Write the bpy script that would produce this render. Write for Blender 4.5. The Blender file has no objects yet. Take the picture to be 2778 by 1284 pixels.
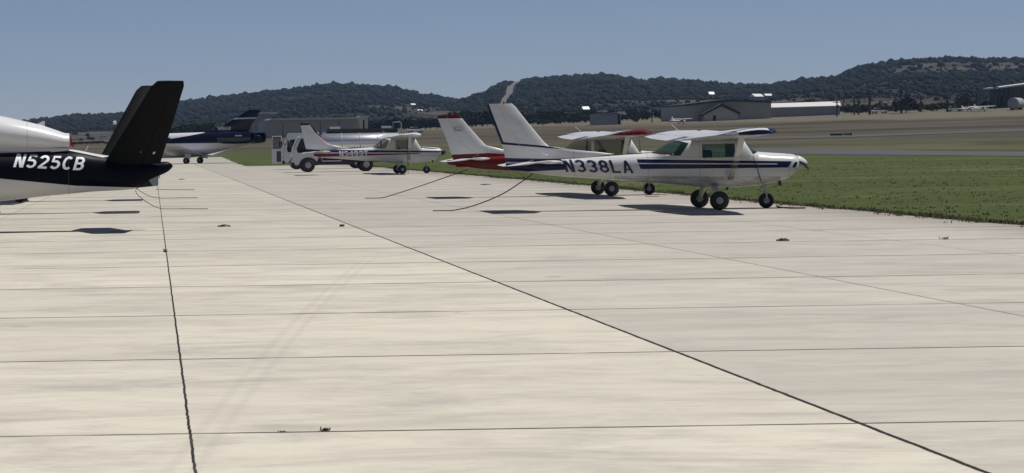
import bpy, bmesh, math, random
import numpy as np
from mathutils import Vector, Matrix, noise
from mathutils.bvhtree import BVHTree

# ------------------------------------------------------------------ camera, sky, sun, exposure
sc = bpy.context.scene
COL = sc.collection
F, EYE, ROLL, PU, PV, W, HH = 6750.0, 1.63, 0.0155, 414.0, 402.0, 2778.0, 1284.0   # photo calibration
cd = bpy.data.cameras.new("camera"); cam = bpy.data.objects.new("camera", cd); COL.objects.link(cam)
cd.sensor_fit = 'HORIZONTAL'; cd.sensor_width = 36.0; cd.lens = F / W * 36.0
cd.shift_x = (W / 2 - PU) / W; cd.shift_y = -(HH / 2 - PV) / W
cd.clip_start = 0.5; cd.clip_end = 20000
cam.matrix_world = Matrix.Translation((0, 0, EYE)) @ Matrix.Rotation(math.radians(90), 4, 'X') @ Matrix.Rotation(-ROLL, 4, 'Z')
sc.camera = cam

SUN_EL, SUN_ROT = math.radians(67), math.radians(84)
world = bpy.data.worlds.new("World"); sc.world = world; world.use_nodes = True
wt = world.node_tree; bg = wt.nodes["Background"]
sky = wt.nodes.new("ShaderNodeTexSky"); sky.sky_type = 'NISHITA'; sky.sun_disc = False
sky.sun_elevation = SUN_EL; sky.sun_rotation = SUN_ROT
sky.altitude = 500; sky.air_density = 0.6; sky.dust_density = 0.1; sky.ozone_density = 2.2
tint = wt.nodes.new("ShaderNodeMix"); tint.data_type = 'RGBA'; tint.blend_type = 'MULTIPLY'; tint.inputs[0].default_value = 1.0
tint.inputs[7].default_value = (1.06, 0.975, 1.05, 1); wt.links.new(sky.outputs[0], tint.inputs[6])   # the camera's cool white balance
wt.links.new(tint.outputs[2], bg.inputs[0]); bg.inputs[1].default_value = 0.056
sl = bpy.data.lights.new("sun", 'SUN'); sun = bpy.data.objects.new("sun", sl); COL.objects.link(sun)
sl.energy = 4.6; sl.angle = math.radians(0.5); sl.color = (1.0, 0.965, 0.91)
sd = Vector((math.sin(SUN_ROT) * math.cos(SUN_EL), math.cos(SUN_ROT) * math.cos(SUN_EL), math.sin(SUN_EL)))
sun.rotation_euler = (-sd).to_track_quat('-Z', 'Y').to_euler(); sun.location = (0, 0, 60)
sc.view_settings.view_transform = 'Standard'; sc.view_settings.look = 'None'
sc.view_settings.exposure = 0.0; sc.view_settings.gamma = 1.0
sc.cycles.use_denoising = True
sc.cycles.volume_bounces = 0; sc.cycles.max_bounces = 8; sc.cycles.transparent_max_bounces = 12
sc.cycles.caustics_reflective = False; sc.cycles.caustics_refractive = False
random.seed(7); RNG = np.random.default_rng(11)

# ------------------------------------------------------------------ photo measuring helpers
CR, SR = math.cos(ROLL), math.sin(ROLL)
def ab(u, v):
    du, dv = u - PU, v - PV
    return (du * CR - dv * SR) / F, (du * SR + dv * CR) / F
def ss(a, b, x):
    t = min(1, max(0, (x - a) / (b - a))); return t * t * (3 - 2 * t)
def terrain(x, y):
    h = 3.1 + 0.025 * min(max(x, -120), 420)
    t = (y - 230) / 420.0
    if t <= 0: return 0.0
    if t < 1: return h * t ** 1.8
    return h + (y - 650) * 0.006
def hit(u, v):
    a, b = ab(u, v); y = 20.0
    while y < 2500:
        if EYE - b * y <= terrain(a * y, y): break
        y += 0.5 if y < 300 else 1.5
    return a * y, y, terrain(a * y, y)
def at(u, v, y):
    a, b = ab(u, v); return a * y, EYE - b * y

# ------------------------------------------------------------------ object helpers
def tag(o, label=None, cat=None, group=None, kind=None):
    if label: o["label"] = label
    if cat: o["category"] = cat
    if group: o["group"] = group
    if kind: o["kind"] = kind
    return o
def thing(name, label, cat, loc=(0, 0, 0), rz=0.0, group=None, scale=1.0):
    o = bpy.data.objects.new(name, None); COL.objects.link(o)
    o.location = loc; o.rotation_euler = (0, 0, rz); o.scale = (scale,) * 3
    return tag(o, label, cat, group)
def mk(name, V, Fc, mat, parent=None, smooth=False, mats=None, mi=None):
    me = bpy.data.meshes.new(name); me.from_pydata([tuple(v) for v in V], [], [tuple(f) for f in Fc])
    for m in (mats or [mat]): me.materials.append(m)
    if mi is not None: me.polygons.foreach_set("material_index", mi)
    if smooth: me.polygons.foreach_set("use_smooth", [True] * len(me.polygons))
    me.update()
    o = bpy.data.objects.new(name, me); COL.objects.link(o)
    if parent: o.parent = parent
    return o
class MB:
    """collects simple shapes for ONE mesh"""
    def __init__(s): s.V = []; s.F = []
    def add(s, V, Fc):
        n = len(s.V); s.V += [tuple(v) for v in V]; s.F += [tuple(i + n for i in f) for f in Fc]; return s
    def box(s, x0, x1, y0, y1, z0, z1):
        V = [(x, y, z) for x in (x0, x1) for y in (y0, y1) for z in (z0, z1)]
        return s.add(V, [(0, 1, 3, 2), (4, 6, 7, 5), (0, 4, 5, 1), (2, 3, 7, 6), (0, 2, 6, 4), (1, 5, 7, 3)])
    def prism(s, poly, a0, a1, axis='y'):
        n = len(poly)
        f = {'y': lambda p, q, a: (p, a, q), 'x': lambda p, q, a: (a, p, q), 'z': lambda p, q, a: (p, q, a)}[axis]
        V = [f(p, q, a0) for p, q in poly] + [f(p, q, a1) for p, q in poly]
        return s.add(V, [tuple(range(n)), tuple(range(2 * n - 1, n - 1, -1))] + [(i, i + n, (i + 1) % n + n, (i + 1) % n) for i in range(n)])
    def tube(s, pts, r, n=8, r2=None, caps=True):
        pts = [Vector(p) for p in pts]; k = len(pts); rings = []
        up0 = Vector((0.13, 0.31, 0.94))
        for i, p in enumerate(pts):
            t = (pts[min(i + 1, k - 1)] - pts[max(i - 1, 0)]).normalized()
            a = t.cross(up0); a = a.normalized() if a.length > 1e-3 else Vector((1, 0, 0)); b = t.cross(a)
            rr = r if r2 is None else r + (r2 - r) * i / (k - 1)
            rings.append([p + a * rr * math.cos(q * 2 * math.pi / n) + b * rr * math.sin(q * 2 * math.pi / n) for q in range(n)])
        return s.rings(rings, caps)
    def rings(s, rings, caps=True):
        n = len(rings[0]); V = [p for r in rings for p in r]; Fc = []
        for i in range(len(rings) - 1):
            for j in range(n):
                a, b = i * n + j, i * n + (j + 1) % n
                Fc.append((a, b, b + n, a + n))
        if caps: Fc += [tuple(range(n - 1, -1, -1)), tuple(range((len(rings) - 1) * n, len(rings) * n))]
        return s.add(V, Fc)
    def lathe(s, prof, n=24, axis='y', c=(0, 0, 0)):
        R = []
        for a, r in prof:
            ring = []
            for q in range(n):
                t = 2 * math.pi * q / n; p, w = r * math.cos(t), r * math.sin(t)
                ring.append({'y': (c[0] + p, c[1] + a, c[2] + w), 'x': (c[0] + a, c[1] + p, c[2] + w), 'z': (c[0] + p, c[1] + w, c[2] + a)}[axis])
            R.append(ring)
        return s.rings(R)
    def build(s, name, mat, parent=None, smooth=False, bevel=0):
        o = mk(name, s.V, s.F, mat, parent, smooth)
        bm = bmesh.new(); bm.from_mesh(o.data)
        if bevel: bmesh.ops.bevel(bm, geom=bm.edges[:], offset=bevel, segments=2, affect='EDGES', clamp_overlap=True)
        bmesh.ops.recalc_face_normals(bm, faces=bm.faces); bm.to_mesh(o.data); bm.free()
        return o
def autosmooth(o, ang=40):
    me = o.data; me.polygons.foreach_set("use_smooth", [True] * len(me.polygons))
    bm = bmesh.new(); bm.from_mesh(me)
    for e in bm.edges:
        if len(e.link_faces) == 2 and e.calc_face_angle(0) > math.radians(ang): e.smooth = False
    bm.to_mesh(me); bm.free(); return o
def copy_tree(o, parent=None):
    c = o.copy(); COL.objects.link(c); c.parent = parent
    for ch in list(o.children): copy_tree(ch, c)
    return c
def pchip(xs, ys, xq):
    xs = np.array(xs, float); ys = np.array(ys, float); h = np.diff(xs); d = np.diff(ys) / h
    m = np.zeros_like(ys); m[0], m[-1] = d[0], d[-1]
    for i in range(1, len(xs) - 1):
        if d[i - 1] * d[i] > 0:
            w1, w2 = 2 * h[i] + h[i - 1], h[i] + 2 * h[i - 1]; m[i] = (w1 + w2) / (w1 / d[i - 1] + w2 / d[i])
    out = []
    for x in xq:
        i = int(min(max(np.searchsorted(xs, x) - 1, 0), len(xs) - 2)); t = (x - xs[i]) / h[i]
        out.append(ys[i] * (1 + 2 * t) * (1 - t) ** 2 + m[i] * h[i] * t * (1 - t) ** 2 + ys[i + 1] * t * t * (3 - 2 * t) + m[i + 1] * h[i] * t * t * (t - 1))
    return np.array(out)

# ------------------------------------------------------------------ material helpers
class NT:
    def __init__(s, name):
        s.m = bpy.data.materials.new(name); s.m.use_nodes = True; s.t = s.m.node_tree
        s.b = s.t.nodes["Principled BSDF"]; s.out = s.t.nodes["Material Output"]; s._tc = None
    def n(s, ty, **kw):
        x = s.t.nodes.new(ty)
        for k, v in kw.items(): setattr(x, k, v)
        return x
    def l(s, a, b): s.t.links.new(a, b)
    def tc(s, out='Object'):
        if s._tc is None: s._tc = s.n("ShaderNodeTexCoord")
        return s._tc.outputs[out]
    def val(s, sock, v):
        if isinstance(v, (int, float)): sock.default_value = v
        elif isinstance(v, tuple): sock.default_value = (*v, 1) if len(v) == 3 and len(sock.default_value) == 4 else v
        else: s.l(v, sock)
    def math(s, op, a, b=0.0, c=0.0):
        x = s.n("ShaderNodeMath", operation=op)
        s.val(x.inputs[0], a); s.val(x.inputs[1], b); s.val(x.inputs[2], c); return x.outputs[0]
    def mix(s, f, a, b, mode='MIX'):
        x = s.n("ShaderNodeMix", data_type='RGBA', blend_type=mode)
        s.val(x.inputs[0], f); s.val(x.inputs[6], a); s.val(x.inputs[7], b); return x.outputs[2]
    def noise(s, scale, detail=3, rough=0.55, stretch=None, vec=None, dist=0.0):
        v = vec if vec is not None else s.tc()
        if stretch:
            mp = s.n("ShaderNodeMapping"); s.l(v, mp.inputs[0]); mp.inputs[3].default_value = stretch; v = mp.outputs[0]
        x = s.n("ShaderNodeTexNoise"); s.l(v, x.inputs['Vector'])
        x.inputs['Scale'].default_value = scale; x.inputs['Detail'].default_value = detail
        x.inputs['Roughness'].default_value = rough; x.inputs['Distortion'].default_value = dist
        return x.outputs[0]
    def ramp(s, f, lo, hi):
        x = s.n("ShaderNodeMapRange", interpolation_type='SMOOTHSTEP'); s.l(f, x.inputs[0])
        x.inputs[1].default_value = lo; x.inputs[2].default_value = hi; return x.outputs[0]
    def sep(s, v=None):
        x = s.n("ShaderNodeSeparateXYZ"); s.l(v if v is not None else s.tc(), x.inputs[0]); return x.outputs
    def poly(s, pts, axes=(0, 2)):
        """mask that is 1 inside a convex polygon lying in two object axes"""
        A = sum(pts[i][0] * pts[(i + 1) % len(pts)][1] - pts[(i + 1) % len(pts)][0] * pts[i][1] for i in range(len(pts)))
        if A < 0: pts = pts[::-1]
        m = None
        for i in range(len(pts)):
            (x0, y0), (x1, y1) = pts[i], pts[(i + 1) % len(pts)]
            nx, ny = -(y1 - y0), (x1 - x0); L = math.hypot(nx, ny); nx, ny = nx / L, ny / L
            v = [0, 0, 0]; v[axes[0]] = nx; v[axes[1]] = ny
            d = s.n("ShaderNodeVectorMath", operation='DOT_PRODUCT'); s.l(s.tc(), d.inputs[0]); d.inputs[1].default_value = v
            g = s.math('GREATER_THAN', d.outputs['Value'], nx * x0 + ny * y0)
            m = g if m is None else s.math('MULTIPLY', m, g)
        return m
def simple(name, col, rough=0.6, metal=0.0, var=0.12, scale=6.0, stretch=None, coat=0.0, bump=0.0, spec=0.5):
    k = NT(name); n1 = k.noise(scale, 4, 0.6, stretch)
    lo = tuple(c * (1 - var) for c in col); hi = tuple(min(1, c * (1 + var)) for c in col)
    k.val(k.b.inputs['Base Color'], k.mix(n1, lo, hi)); k.b.inputs['Roughness'].default_value = rough
    k.b.inputs['Metallic'].default_value = metal; k.b.inputs['Coat Weight'].default_value = coat
    k.b.inputs['Specular IOR Level'].default_value = spec
    if bump:
        b = k.n("ShaderNodeBump"); b.inputs['Strength'].default_value = bump; k.l(n1, b.inputs['Height']); k.l(b.outputs[0], k.b.inputs['Normal'])
    return k.m
def painted(name, base, masks, rough=0.3, seams=(), dirt=0.10, coat=0.08, spec=0.25, belly_dark=None):
    """aircraft paint: base colour with convex polygons of other colours, dulled by streaky grime"""
    k = NT(name); c = base
    for col, pts, axes in masks: c = k.mix(k.poly(pts, axes), c, col)
    g = k.ramp(k.noise(3.0, 5, 0.65, (0.5, 1, 1.6)), 0.45, 0.8)
    c = k.mix(k.math('MULTIPLY', g, dirt * 3.0), c, k.mix(1.0, c, (0.62, 0.60, 0.56), 'MULTIPLY'))
    if belly_dark: c = k.mix(k.math('MULTIPLY', k.math('MULTIPLY', k.poly(belly_dark), k.ramp(k.noise(4.0, 5, 0.7, (0.35, 1, 1.2)), 0.30, 0.62)), 0.55), c, (0.10, 0.095, 0.09))  # noise-broken dark grey inside a polygon on the lower fuselage
    x = k.sep()
    for ax, pos in seams:
        d = k.math('ABSOLUTE', k.math('SUBTRACT', x[ax], pos))
        c = k.mix(k.math('MULTIPLY', k.math('LESS_THAN', d, 0.006), 0.45), c, (0.1, 0.1, 0.1))
    geo = k.n("ShaderNodeNewGeometry")
    c = k.mix(geo.outputs['Backfacing'], c, (0.30, 0.29, 0.27))
    k.val(k.b.inputs['Base Color'], c); k.b.inputs['Roughness'].default_value = rough
    k.b.inputs['Coat Weight'].default_value = coat; k.b.inputs['Coat Roughness'].default_value = 0.15; k.b.inputs['Specular IOR Level'].default_value = spec
    return k.m
def glassy(name, tint, rough=0.06, alpha=0.55):
    k = NT(name); k.val(k.b.inputs['Base Color'], tint); k.b.inputs['Roughness'].default_value = rough
    tr = k.n("ShaderNodeBsdfTransparent"); tr.inputs[0].default_value = tuple(min(1, 0.62 + 2.0 * t) for t in tint) + (1,)
    mx = k.n("ShaderNodeMixShader"); mx.inputs[0].default_value = alpha
    k.l(tr.outputs[0], mx.inputs[1]); k.l(k.b.outputs[0], mx.inputs[2]); k.l(mx.outputs[0], k.out.inputs[0])
    return k.m

M = {}
M['rubber'] = simple('rubber', (0.018, 0.018, 0.018), 0.75)
M['black'] = simple('black_metal', (0.02, 0.02, 0.022), 0.45)
M['steel'] = simple('dull_steel', (0.35, 0.35, 0.35), 0.4, 0.8)
M['hub'] = simple('wheel_hub', (0.33, 0.33, 0.34), 0.45, 0.2)
M['white'] = simple('white_paint', (0.66, 0.66, 0.65), 0.35, 0, 0.05, coat=0.2)
M['rope'] = simple('rope_fibre', (0.07, 0.06, 0.05), 0.9)
M['rope_tan'] = simple('pale_rope_fibre', (0.25, 0.2, 0.13), 0.9)
M['navy'] = simple('navy_paint', (0.007, 0.009, 0.050), 0.3, 0, 0.1)
M['ltr_white'] = simple('white_vinyl', (0.72, 0.74, 0.76), 0.4, 0, 0.05)
M['red'] = simple('red_paint', (0.22, 0.012, 0.012), 0.5)
M['teal_glass'] = glassy('green_tinted_glass', (0.03, 0.09, 0.09), 0.08, 0.28)
M['grey_glass'] = glassy('clear_glass', (0.10, 0.10, 0.095), 0.08, 0.3)
M['dark_glass'] = glassy('dark_glass', (0.012, 0.014, 0.016), 0.06, 0.88)
M['seat'] = simple('seat_cloth', (0.06, 0.06, 0.06), 0.9)
M['cream'] = simple('cream_cover', (0.70, 0.63, 0.50), 0.8)

# ------------------------------------------------------------------ setting: ground, apron, taxiway, runway
def ground_mat():
    k = NT('dry_and_green_grass'); geo = k.n("ShaderNodeNewGeometry"); p = geo.outputs['Position']; x, y, z = k.sep(p)
    n1 = k.noise(0.05, 5, 0.6, (1, 0.6, 1), p); n2 = k.noise(0.9, 4, 0.65, None, p); n3 = k.noise(0.28, 6, 0.72, (0.35, 1, 1), p, 0.5)
    green = k.mix(n2, (0.036, 0.052, 0.014), (0.068, 0.086, 0.027))
    green = k.mix(k.ramp(k.noise(0.12, 5, 0.65, (0.5, 1, 1), p, 0.6), 0.48, 0.68), green, (0.105, 0.108, 0.044)); green = k.mix(k.ramp(n3, 0.5, 0.75), green, (0.100, 0.095, 0.046))
    olive = k.mix(k.ramp(k.noise(0.06, 6, 0.7, (0.6, 0.25, 1), p, 0.4), 0.32, 0.68), (0.046, 0.050, 0.024), (0.105, 0.098, 0.052))
    brown = k.mix(k.ramp(k.noise(0.035, 6, 0.68, (0.22, 1, 1), p, 0.4), 0.30, 0.72), (0.036, 0.031, 0.023), (0.112, 0.095, 0.066))
    c = k.mix(k.ramp(k.math('ADD', x, k.math('MULTIPLY', n1, 30)), 74, 96), green, olive)
    far = k.math('ADD', z, k.math('MULTIPLY', n1, 1.2)); c = k.mix(k.ramp(far, 0.9, 2.2), c, brown)
    c = k.mix(k.ramp(k.math('ADD', z, k.math('MULTIPLY', n1, 2.0)), 6.2, 7.2), c, k.mix(n3, (0.085, 0.078, 0.054), (0.17, 0.15, 0.11)))
    k.val(k.b.inputs['Base Color'], c); k.b.inputs['Roughness'].default_value = 0.95; k.b.inputs['Specular IOR Level'].default_value = 0.1
    bp = k.n("ShaderNodeBump"); bp.inputs['Strength'].default_value = 0.8; bp.inputs['Distance'].default_value = 0.15
    k.l(k.noise(3.0, 4, 0.7, None, p), bp.inputs['Height']); k.l(bp.outputs[0], k.b.inputs['Normal'])
    return k.m
def build_ground():
    xs = np.concatenate([np.arange(-3000, -300, 150), np.arange(-300, 500, 14), np.arange(500, 3400, 150)])
    ys = np.concatenate([np.arange(-300, 200, 50), np.arange(200, 900, 12), np.arange(900, 5700, 120)])
    V = [(x, y, terrain(x, y)) for y in ys for x in xs]; nx = len(xs)
    Fc = [(j * nx + i, j * nx + i + 1, (j + 1) * nx + i + 1, (j + 1) * nx + i) for j in range(len(ys) - 1) for i in range(nx - 1)]
    tag(mk('ground', V, Fc, ground_mat(), None, True), kind='structure')
build_ground()

def apron_mat():
    k = NT('weathered_concrete'); geo = k.n("ShaderNodeNewGeometry"); p = geo.outputs['Position']; x, y, z = k.sep(p)
    big = k.noise(0.22, 5, 0.6, (0.45, 1, 1), p); mid = k.noise(1.3, 5, 0.65, (0.4, 1, 1), p); fine = k.noise(14, 4, 0.7, (0.6, 1, 1), p)
    streak = k.noise(0.8, 6, 0.72, (0.55, 1.15, 1), p, 0.8)
    lane = k.math('GREATER_THAN', x, 3.93)
    c = k.mix(lane, k.mix(big, (0.505, 0.47, 0.385), (0.655, 0.615, 0.505)), k.mix(big, (0.405, 0.38, 0.326), (0.54, 0.507, 0.435)))
    c = k.mix(k.math('MULTIPLY', k.ramp(streak, 0.44, 0.72), 0.62), c, (0.31, 0.285, 0.255))
    c = k.mix(k.math('MULTIPLY', k.ramp(mid, 0.5, 0.8), 0.30), c, (0.70, 0.655, 0.53))
    c = k.mix(k.math('MULTIPLY', k.ramp(mid, 0.5, 0.25), 0.45), c, (0.33, 0.305, 0.27))
    c = k.mix(k.math('MULTIPLY', k.ramp(fine, 0.45, 0.8), 0.20), c, (0.34, 0.31, 0.27))
    st2 = k.noise(1.5, 6, 0.72, (0.42, 1.1, 1), p, 0.8); far_ = k.ramp(y, 16, 50)
    c = k.mix(k.math('MULTIPLY', k.math('MULTIPLY', k.ramp(st2, 0.52, 0.72), 0.75), k.math('ADD', k.math('MULTIPLY', far_, 0.75), 0.25)), c, (0.26, 0.24, 0.215))
    c = k.mix(k.math('MULTIPLY', k.ramp(st2, 0.46, 0.28), 0.45), c, (0.64, 0.60, 0.50))
    gb = k.noise(0.42, 6, 0.68, (0.7, 1, 1), p, 1.0); gc = k.noise(3.4, 5, 0.75, (0.6, 1, 1), p, 0.5)
    c = k.mix(k.math('MULTIPLY', k.math('MULTIPLY', k.ramp(gb, 0.47, 0.66), k.ramp(gc, 0.30, 0.62)), 0.50), c, (0.315, 0.30, 0.28))
    c = k.mix(k.math('MULTIPLY', k.ramp(gc, 0.60, 0.76), 0.30), c, (0.68, 0.65, 0.56))
    # worn slabs: every slab its own tone
    sx = k.math('FLOOR', k.math('DIVIDE', k.math('SUBTRACT', x, 0.185), 3.745)); sy = k.math('FLOOR', k.math('DIVIDE', k.math('SUBTRACT', y, 13.91), 4.9))
    cb = k.n("ShaderNodeCombineXYZ"); k.l(sx, cb.inputs[0]); k.l(sy, cb.inputs[1])
    wn = k.n("ShaderNodeTexWhiteNoise"); k.l(cb.outputs[0], wn.inputs['Vector'])
    c = k.mix(k.math('MULTIPLY', wn.outputs['Value'], 0.24), c, (0.30, 0.28, 0.25))
    # stains, older grime far down the ramp and along the grass edge
    edge = k.ramp(k.math('ADD', x, k.math('MULTIPLY', big, 3.5)), 14.6, 17.2)
    c = k.mix(k.math('MULTIPLY', edge, 0.6), c, (0.19, 0.165, 0.14))
    spots = k.ramp(k.noise(0.55, 3, 0.5, (0.5, 1, 1), p), 0.62, 0.74)
    c = k.mix(k.math('MULTIPLY', spots, 0.35), c, (0.22, 0.20, 0.18))
    c = k.mix(k.math('MULTIPLY', k.math('MULTIPLY', k.ramp(y, 18, 65), k.math('ADD', 0.45, k.math('MULTIPLY', gb, 0.9))), 0.42), c, (0.285, 0.265, 0.238))
    # oil drips and fine cracks
    vo = k.n("ShaderNodeTexVoronoi", feature='F1'); k.l(p, vo.inputs['Vector']); vo.inputs['Scale'].default_value = 0.55; vo.inputs['Randomness'].default_value = 1.0
    c = k.mix(k.math('MULTIPLY', k.math('MULTIPLY', k.ramp(vo.outputs['Distance'], 0.10, 0.02), k.ramp(k.noise(0.31, 2, 0.5, None, p), 0.5, 0.62)), 0.55), c, (0.10, 0.09, 0.08))
    ck = k.n("ShaderNodeTexVoronoi", feature='DISTANCE_TO_EDGE'); wv = k.n("ShaderNodeVectorMath", operation='ADD'); nz = k.n("ShaderNodeTexNoise"); k.l(p, nz.inputs['Vector']); nz.inputs['Scale'].default_value = 1.2
    k.l(p, wv.inputs[0]); k.l(nz.outputs['Color'], wv.inputs[1]); k.l(wv.outputs[0], ck.inputs['Vector']); ck.inputs['Scale'].default_value = 0.16
    c = k.mix(k.math('MULTIPLY', k.math('MULTIPLY', k.ramp(ck.outputs['Distance'], 0.0035, 0.001), k.ramp(k.noise(0.12, 2, 0.5, None, p), 0.55, 0.65)), 0.2), c, (0.14, 0.125, 0.11))
    # joints
    wob = k.math('MULTIPLY', k.math('SUBTRACT', k.noise(3.0, 4, 0.75, None, p), 0.5), 0.026)
    def line(coord, pos, w, strength, col, brk=None):
        d = k.math('ABSOLUTE', k.math('SUBTRACT', k.math('ADD', coord, wob), pos)); m = k.math('MULTIPLY', k.ramp(d, w, w * 0.55), strength)
        if brk: m = k.math('MULTIPLY', m, brk)
        return k.mix(m, c, col)
    gap = k.ramp(k.noise(0.8, 3, 0.6, (1, 0.2, 1), p), 0.30, 0.5)
    fr = k.math('SUBTRACT', k.math('MODULO', k.math('ADD', k.math('SUBTRACT', y, 13.91), 492.45), 4.9), 2.45)
    d = k.math('ABSOLUTE', k.math('ADD', fr, k.math('MULTIPLY', wob, 0.7)))
    wid = k.math('ADD', 0.013, k.math('MULTIPLY', y, 0.0010))
    m = k.math('LESS_THAN', d, wid); c = k.mix(k.math('MULTIPLY', k.math('MULTIPLY', m, 0.92), k.math('ADD', 0.45, k.math('MULTIPLY', gap, 0.55))), c, (0.05, 0.045, 0.04))
    c = line(x, 7.65, 0.026, 0.62, (0.10, 0.09, 0.08)); c = line(x, 11.40, 0.026, 0.5, (0.12, 0.11, 0.1)); c = line(x, -3.56, 0.02, 0.5, (0.1, 0.09, 0.08))
    c = line(x, 3.93, 0.023, 1.0, (0.022, 0.019, 0.017)); c = line(x, 0.185, 0.011, 1.0, (0.026, 0.023, 0.02))
    # a faint curved tyre track
    for off in (0.0, 0.13):
        yy = k.math('SUBTRACT', y, 14.75); cx = k.math('ADD', k.math('MULTIPLY', yy, k.math('ADD', k.math('MULTIPLY', yy, 0.0009), 0.112)), 0.32 + off)
        dd = k.math('ABSOLUTE', k.math('SUBTRACT', x, cx)); c = k.mix(k.math('MULTIPLY', k.math('MULTIPLY', k.ramp(dd, 0.05, 0.01), 0.10), k.ramp(y, 37, 33)), c, (0.2, 0.19, 0.17))
    k.val(k.b.inputs['Base Color'], c); k.b.inputs['Roughness'].default_value = 0.9; k.b.inputs['Specular IOR Level'].default_value = 0.2
    bp = k.n("ShaderNodeBump"); bp.inputs['Strength'].default_value = 0.25; bp.inputs['Distance'].default_value = 0.02
    k.l(fine, bp.inputs['Height']); k.l(bp.outputs[0], k.b.inputs['Normal'])
    return k.m
def apron_edge(y): return 15.25 + 0.35 * noise.noise((0, y * 0.12, 3)) + 0.1 * noise.noise((5, y * 0.9, 3)) + 0.6 * ss(60, 100, y)
def build_apron():
    V = []; Fc = []; ys = list(np.arange(-40, 204, 1.0))
    L = [(-70, y) for y in ys]; R = [(apron_edge(y), y) for y in ys]
    ys2 = list(np.arange(203.2, 330, 2.0))
    L += [(-70, y) for y in ys2]; R += [(7.6 + 0.5 * noise.noise((1, y * 0.2, 0)) + 0.012 * (y - 203), y) for y in ys2]
    n = len(L); zt = 0.03
    def z(x, y): return terrain(x, y) + zt + (0.0 if y < 232 else 0.04)
    nxs = 5
    for l, r in zip(L, R):
        for i in range(nxs):
            t = i / (nxs - 1); x = l[0] + (r[0] - l[0]) * t; V.append((x, l[1], z(x, l[1])))
        V.append((r[0], r[1], terrain(r[0], r[1]) - 0.05))
    w = nxs + 1
    for i in range(n - 1):
        for j in range(w - 1): Fc.append((i * w + j, i * w + j + 1, (i + 1) * w + j + 1, (i + 1) * w + j))
    tag(mk('apron', V, Fc, apron_mat()), kind='structure')
build_apron()
AZ = 0.03   # top of the apron

M['asphalt'] = simple('old_asphalt', (0.056, 0.059, 0.062), 0.9, 0, 0.25, 0.8)
M['asphalt2'] = simple('runway_asphalt', (0.055, 0.054, 0.050), 0.9, 0, 0.3, 0.3)
def strip(name, left, right, mat, lift, n=60):
    """a strip draped on the terrain between two polylines"""
    def samp(P, t):
        P = np.array(P, float); d = np.r_[0, np.cumsum(np.hypot(*np.diff(P, axis=0).T))]; s = t * d[-1]
        return np.interp(s, d, P[:, 0]), np.interp(s, d, P[:, 1])
    V = []; m = 6
    for i in range(n):
        a = samp(left, i / (n - 1)); b = samp(right, i / (n - 1))
        for j in range(m):
            q = j / (m - 1); x, y = a[0] + (b[0] - a[0]) * q, a[1] + (b[1] - a[1]) * q; V.append((x, y, terrain(x, y) + lift))
    Fc = [(i * m + j, i * m + j + 1, (i + 1) * m + j + 1, (i + 1) * m + j) for i in range(n - 1) for j in range(m - 1)]
    return tag(mk(name, V, Fc, mat, None, True), kind='structure')
strip('taxiway', [(64.5, -40), (64.5, 330)], [(81.5, -40), (81.5, 330)], M['asphalt'], 0.03, 120)
rl = [hit(u, v)[:2] for u, v in ((2050, 379.5), (2297, 373.8), (2500, 366.5), (2778, 357.5))]
rr = [hit(u, v)[:2] for u, v in ((2050, 375), (2297, 367.0), (2500, 359.5), (2778, 350))]
def ext(P):
    (x0, y0), (x1, y1) = P[0], P[1]; (x2, y2), (x3, y3) = P[-2], P[-1]
    return [(x0 - (x1 - x0) * .8, y0 - (y1 - y0) * .8)] + P + [(x3 + (x3 - x2) * 3, y3 + (y3 - y2) * 3)]
strip('runway', ext(rl), ext(rr), M['asphalt2'], 0.06, 160)

# ------------------------------------------------------------------ hills
M['track'] = simple('bare_track_soil', (0.12, 0.105, 0.088), 1.0, 0, 0.25, 0.05)
def hor(u): return PV - (u - PU) * SR / CR
def hill_mat(name, tree, soil):
    k = NT(name); geo = k.n("ShaderNodeNewGeometry"); p = geo.outputs['Position']
    at_ = k.n("ShaderNodeAttribute", attribute_name='clearing')
    n1 = k.noise(0.03, 5, 0.65, None, p); n2 = k.noise(0.012, 5, 0.6, None, p)
    c = k.mix(n1, tuple(t * 0.65 for t in tree), tuple(t * 1.6 for t in tree))
    c = k.mix(k.math('MULTIPLY', k.ramp(n2, 0.52, 0.7), 0.5), c, tuple(t * 0.45 for t in soil))
    c = k.mix(k.math('MULTIPLY', k.math('MULTIPLY', at_.outputs['Fac'], k.ramp(n1, 0.35, 0.6)), 1.0), c, k.mix(n1, tuple(t * 0.6 for t in soil), soil))
    k.val(k.b.inputs['Base Color'], c); k.b.inputs['Roughness'].default_value = 1.0; k.b.inputs['Specular IOR Level'].default_value = 0.05
    bp = k.n("ShaderNodeBump"); bp.inputs['Strength'].default_value = 1.0; bp.inputs['Distance'].default_value = 6.0
    k.l(k.noise(0.06, 4, 0.7, None, p), bp.inputs['Height']); k.l(bp.outputs[0], k.b.inputs['Normal'])
    return k.m
HM = hill_mat('juniper_hillside', (0.016, 0.018, 0.014), (0.11, 0.095, 0.078))
wood_V, wood_F = [], []
ICO = None
def ico():
    global ICO
    if ICO is None:
        bm = bmesh.new(); bmesh.ops.create_icosphere(bm, subdivisions=1, radius=1)
        ICO = (np.array([v.co for v in bm.verts]), [tuple(v.index for v in f.verts) for f in bm.faces]); bm.free()
    return ICO
def clump(x, y, z, r, h):
    V, Fc = ico(); n = len(wood_V); R = V * np.array([r, r, h]) * RNG.uniform(0.7, 1.25, (len(V), 1)) + np.array([x, y, z])
    wood_V.extend(map(tuple, R)); wood_F.extend(tuple(i + n for i in f) for f in Fc)
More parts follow.
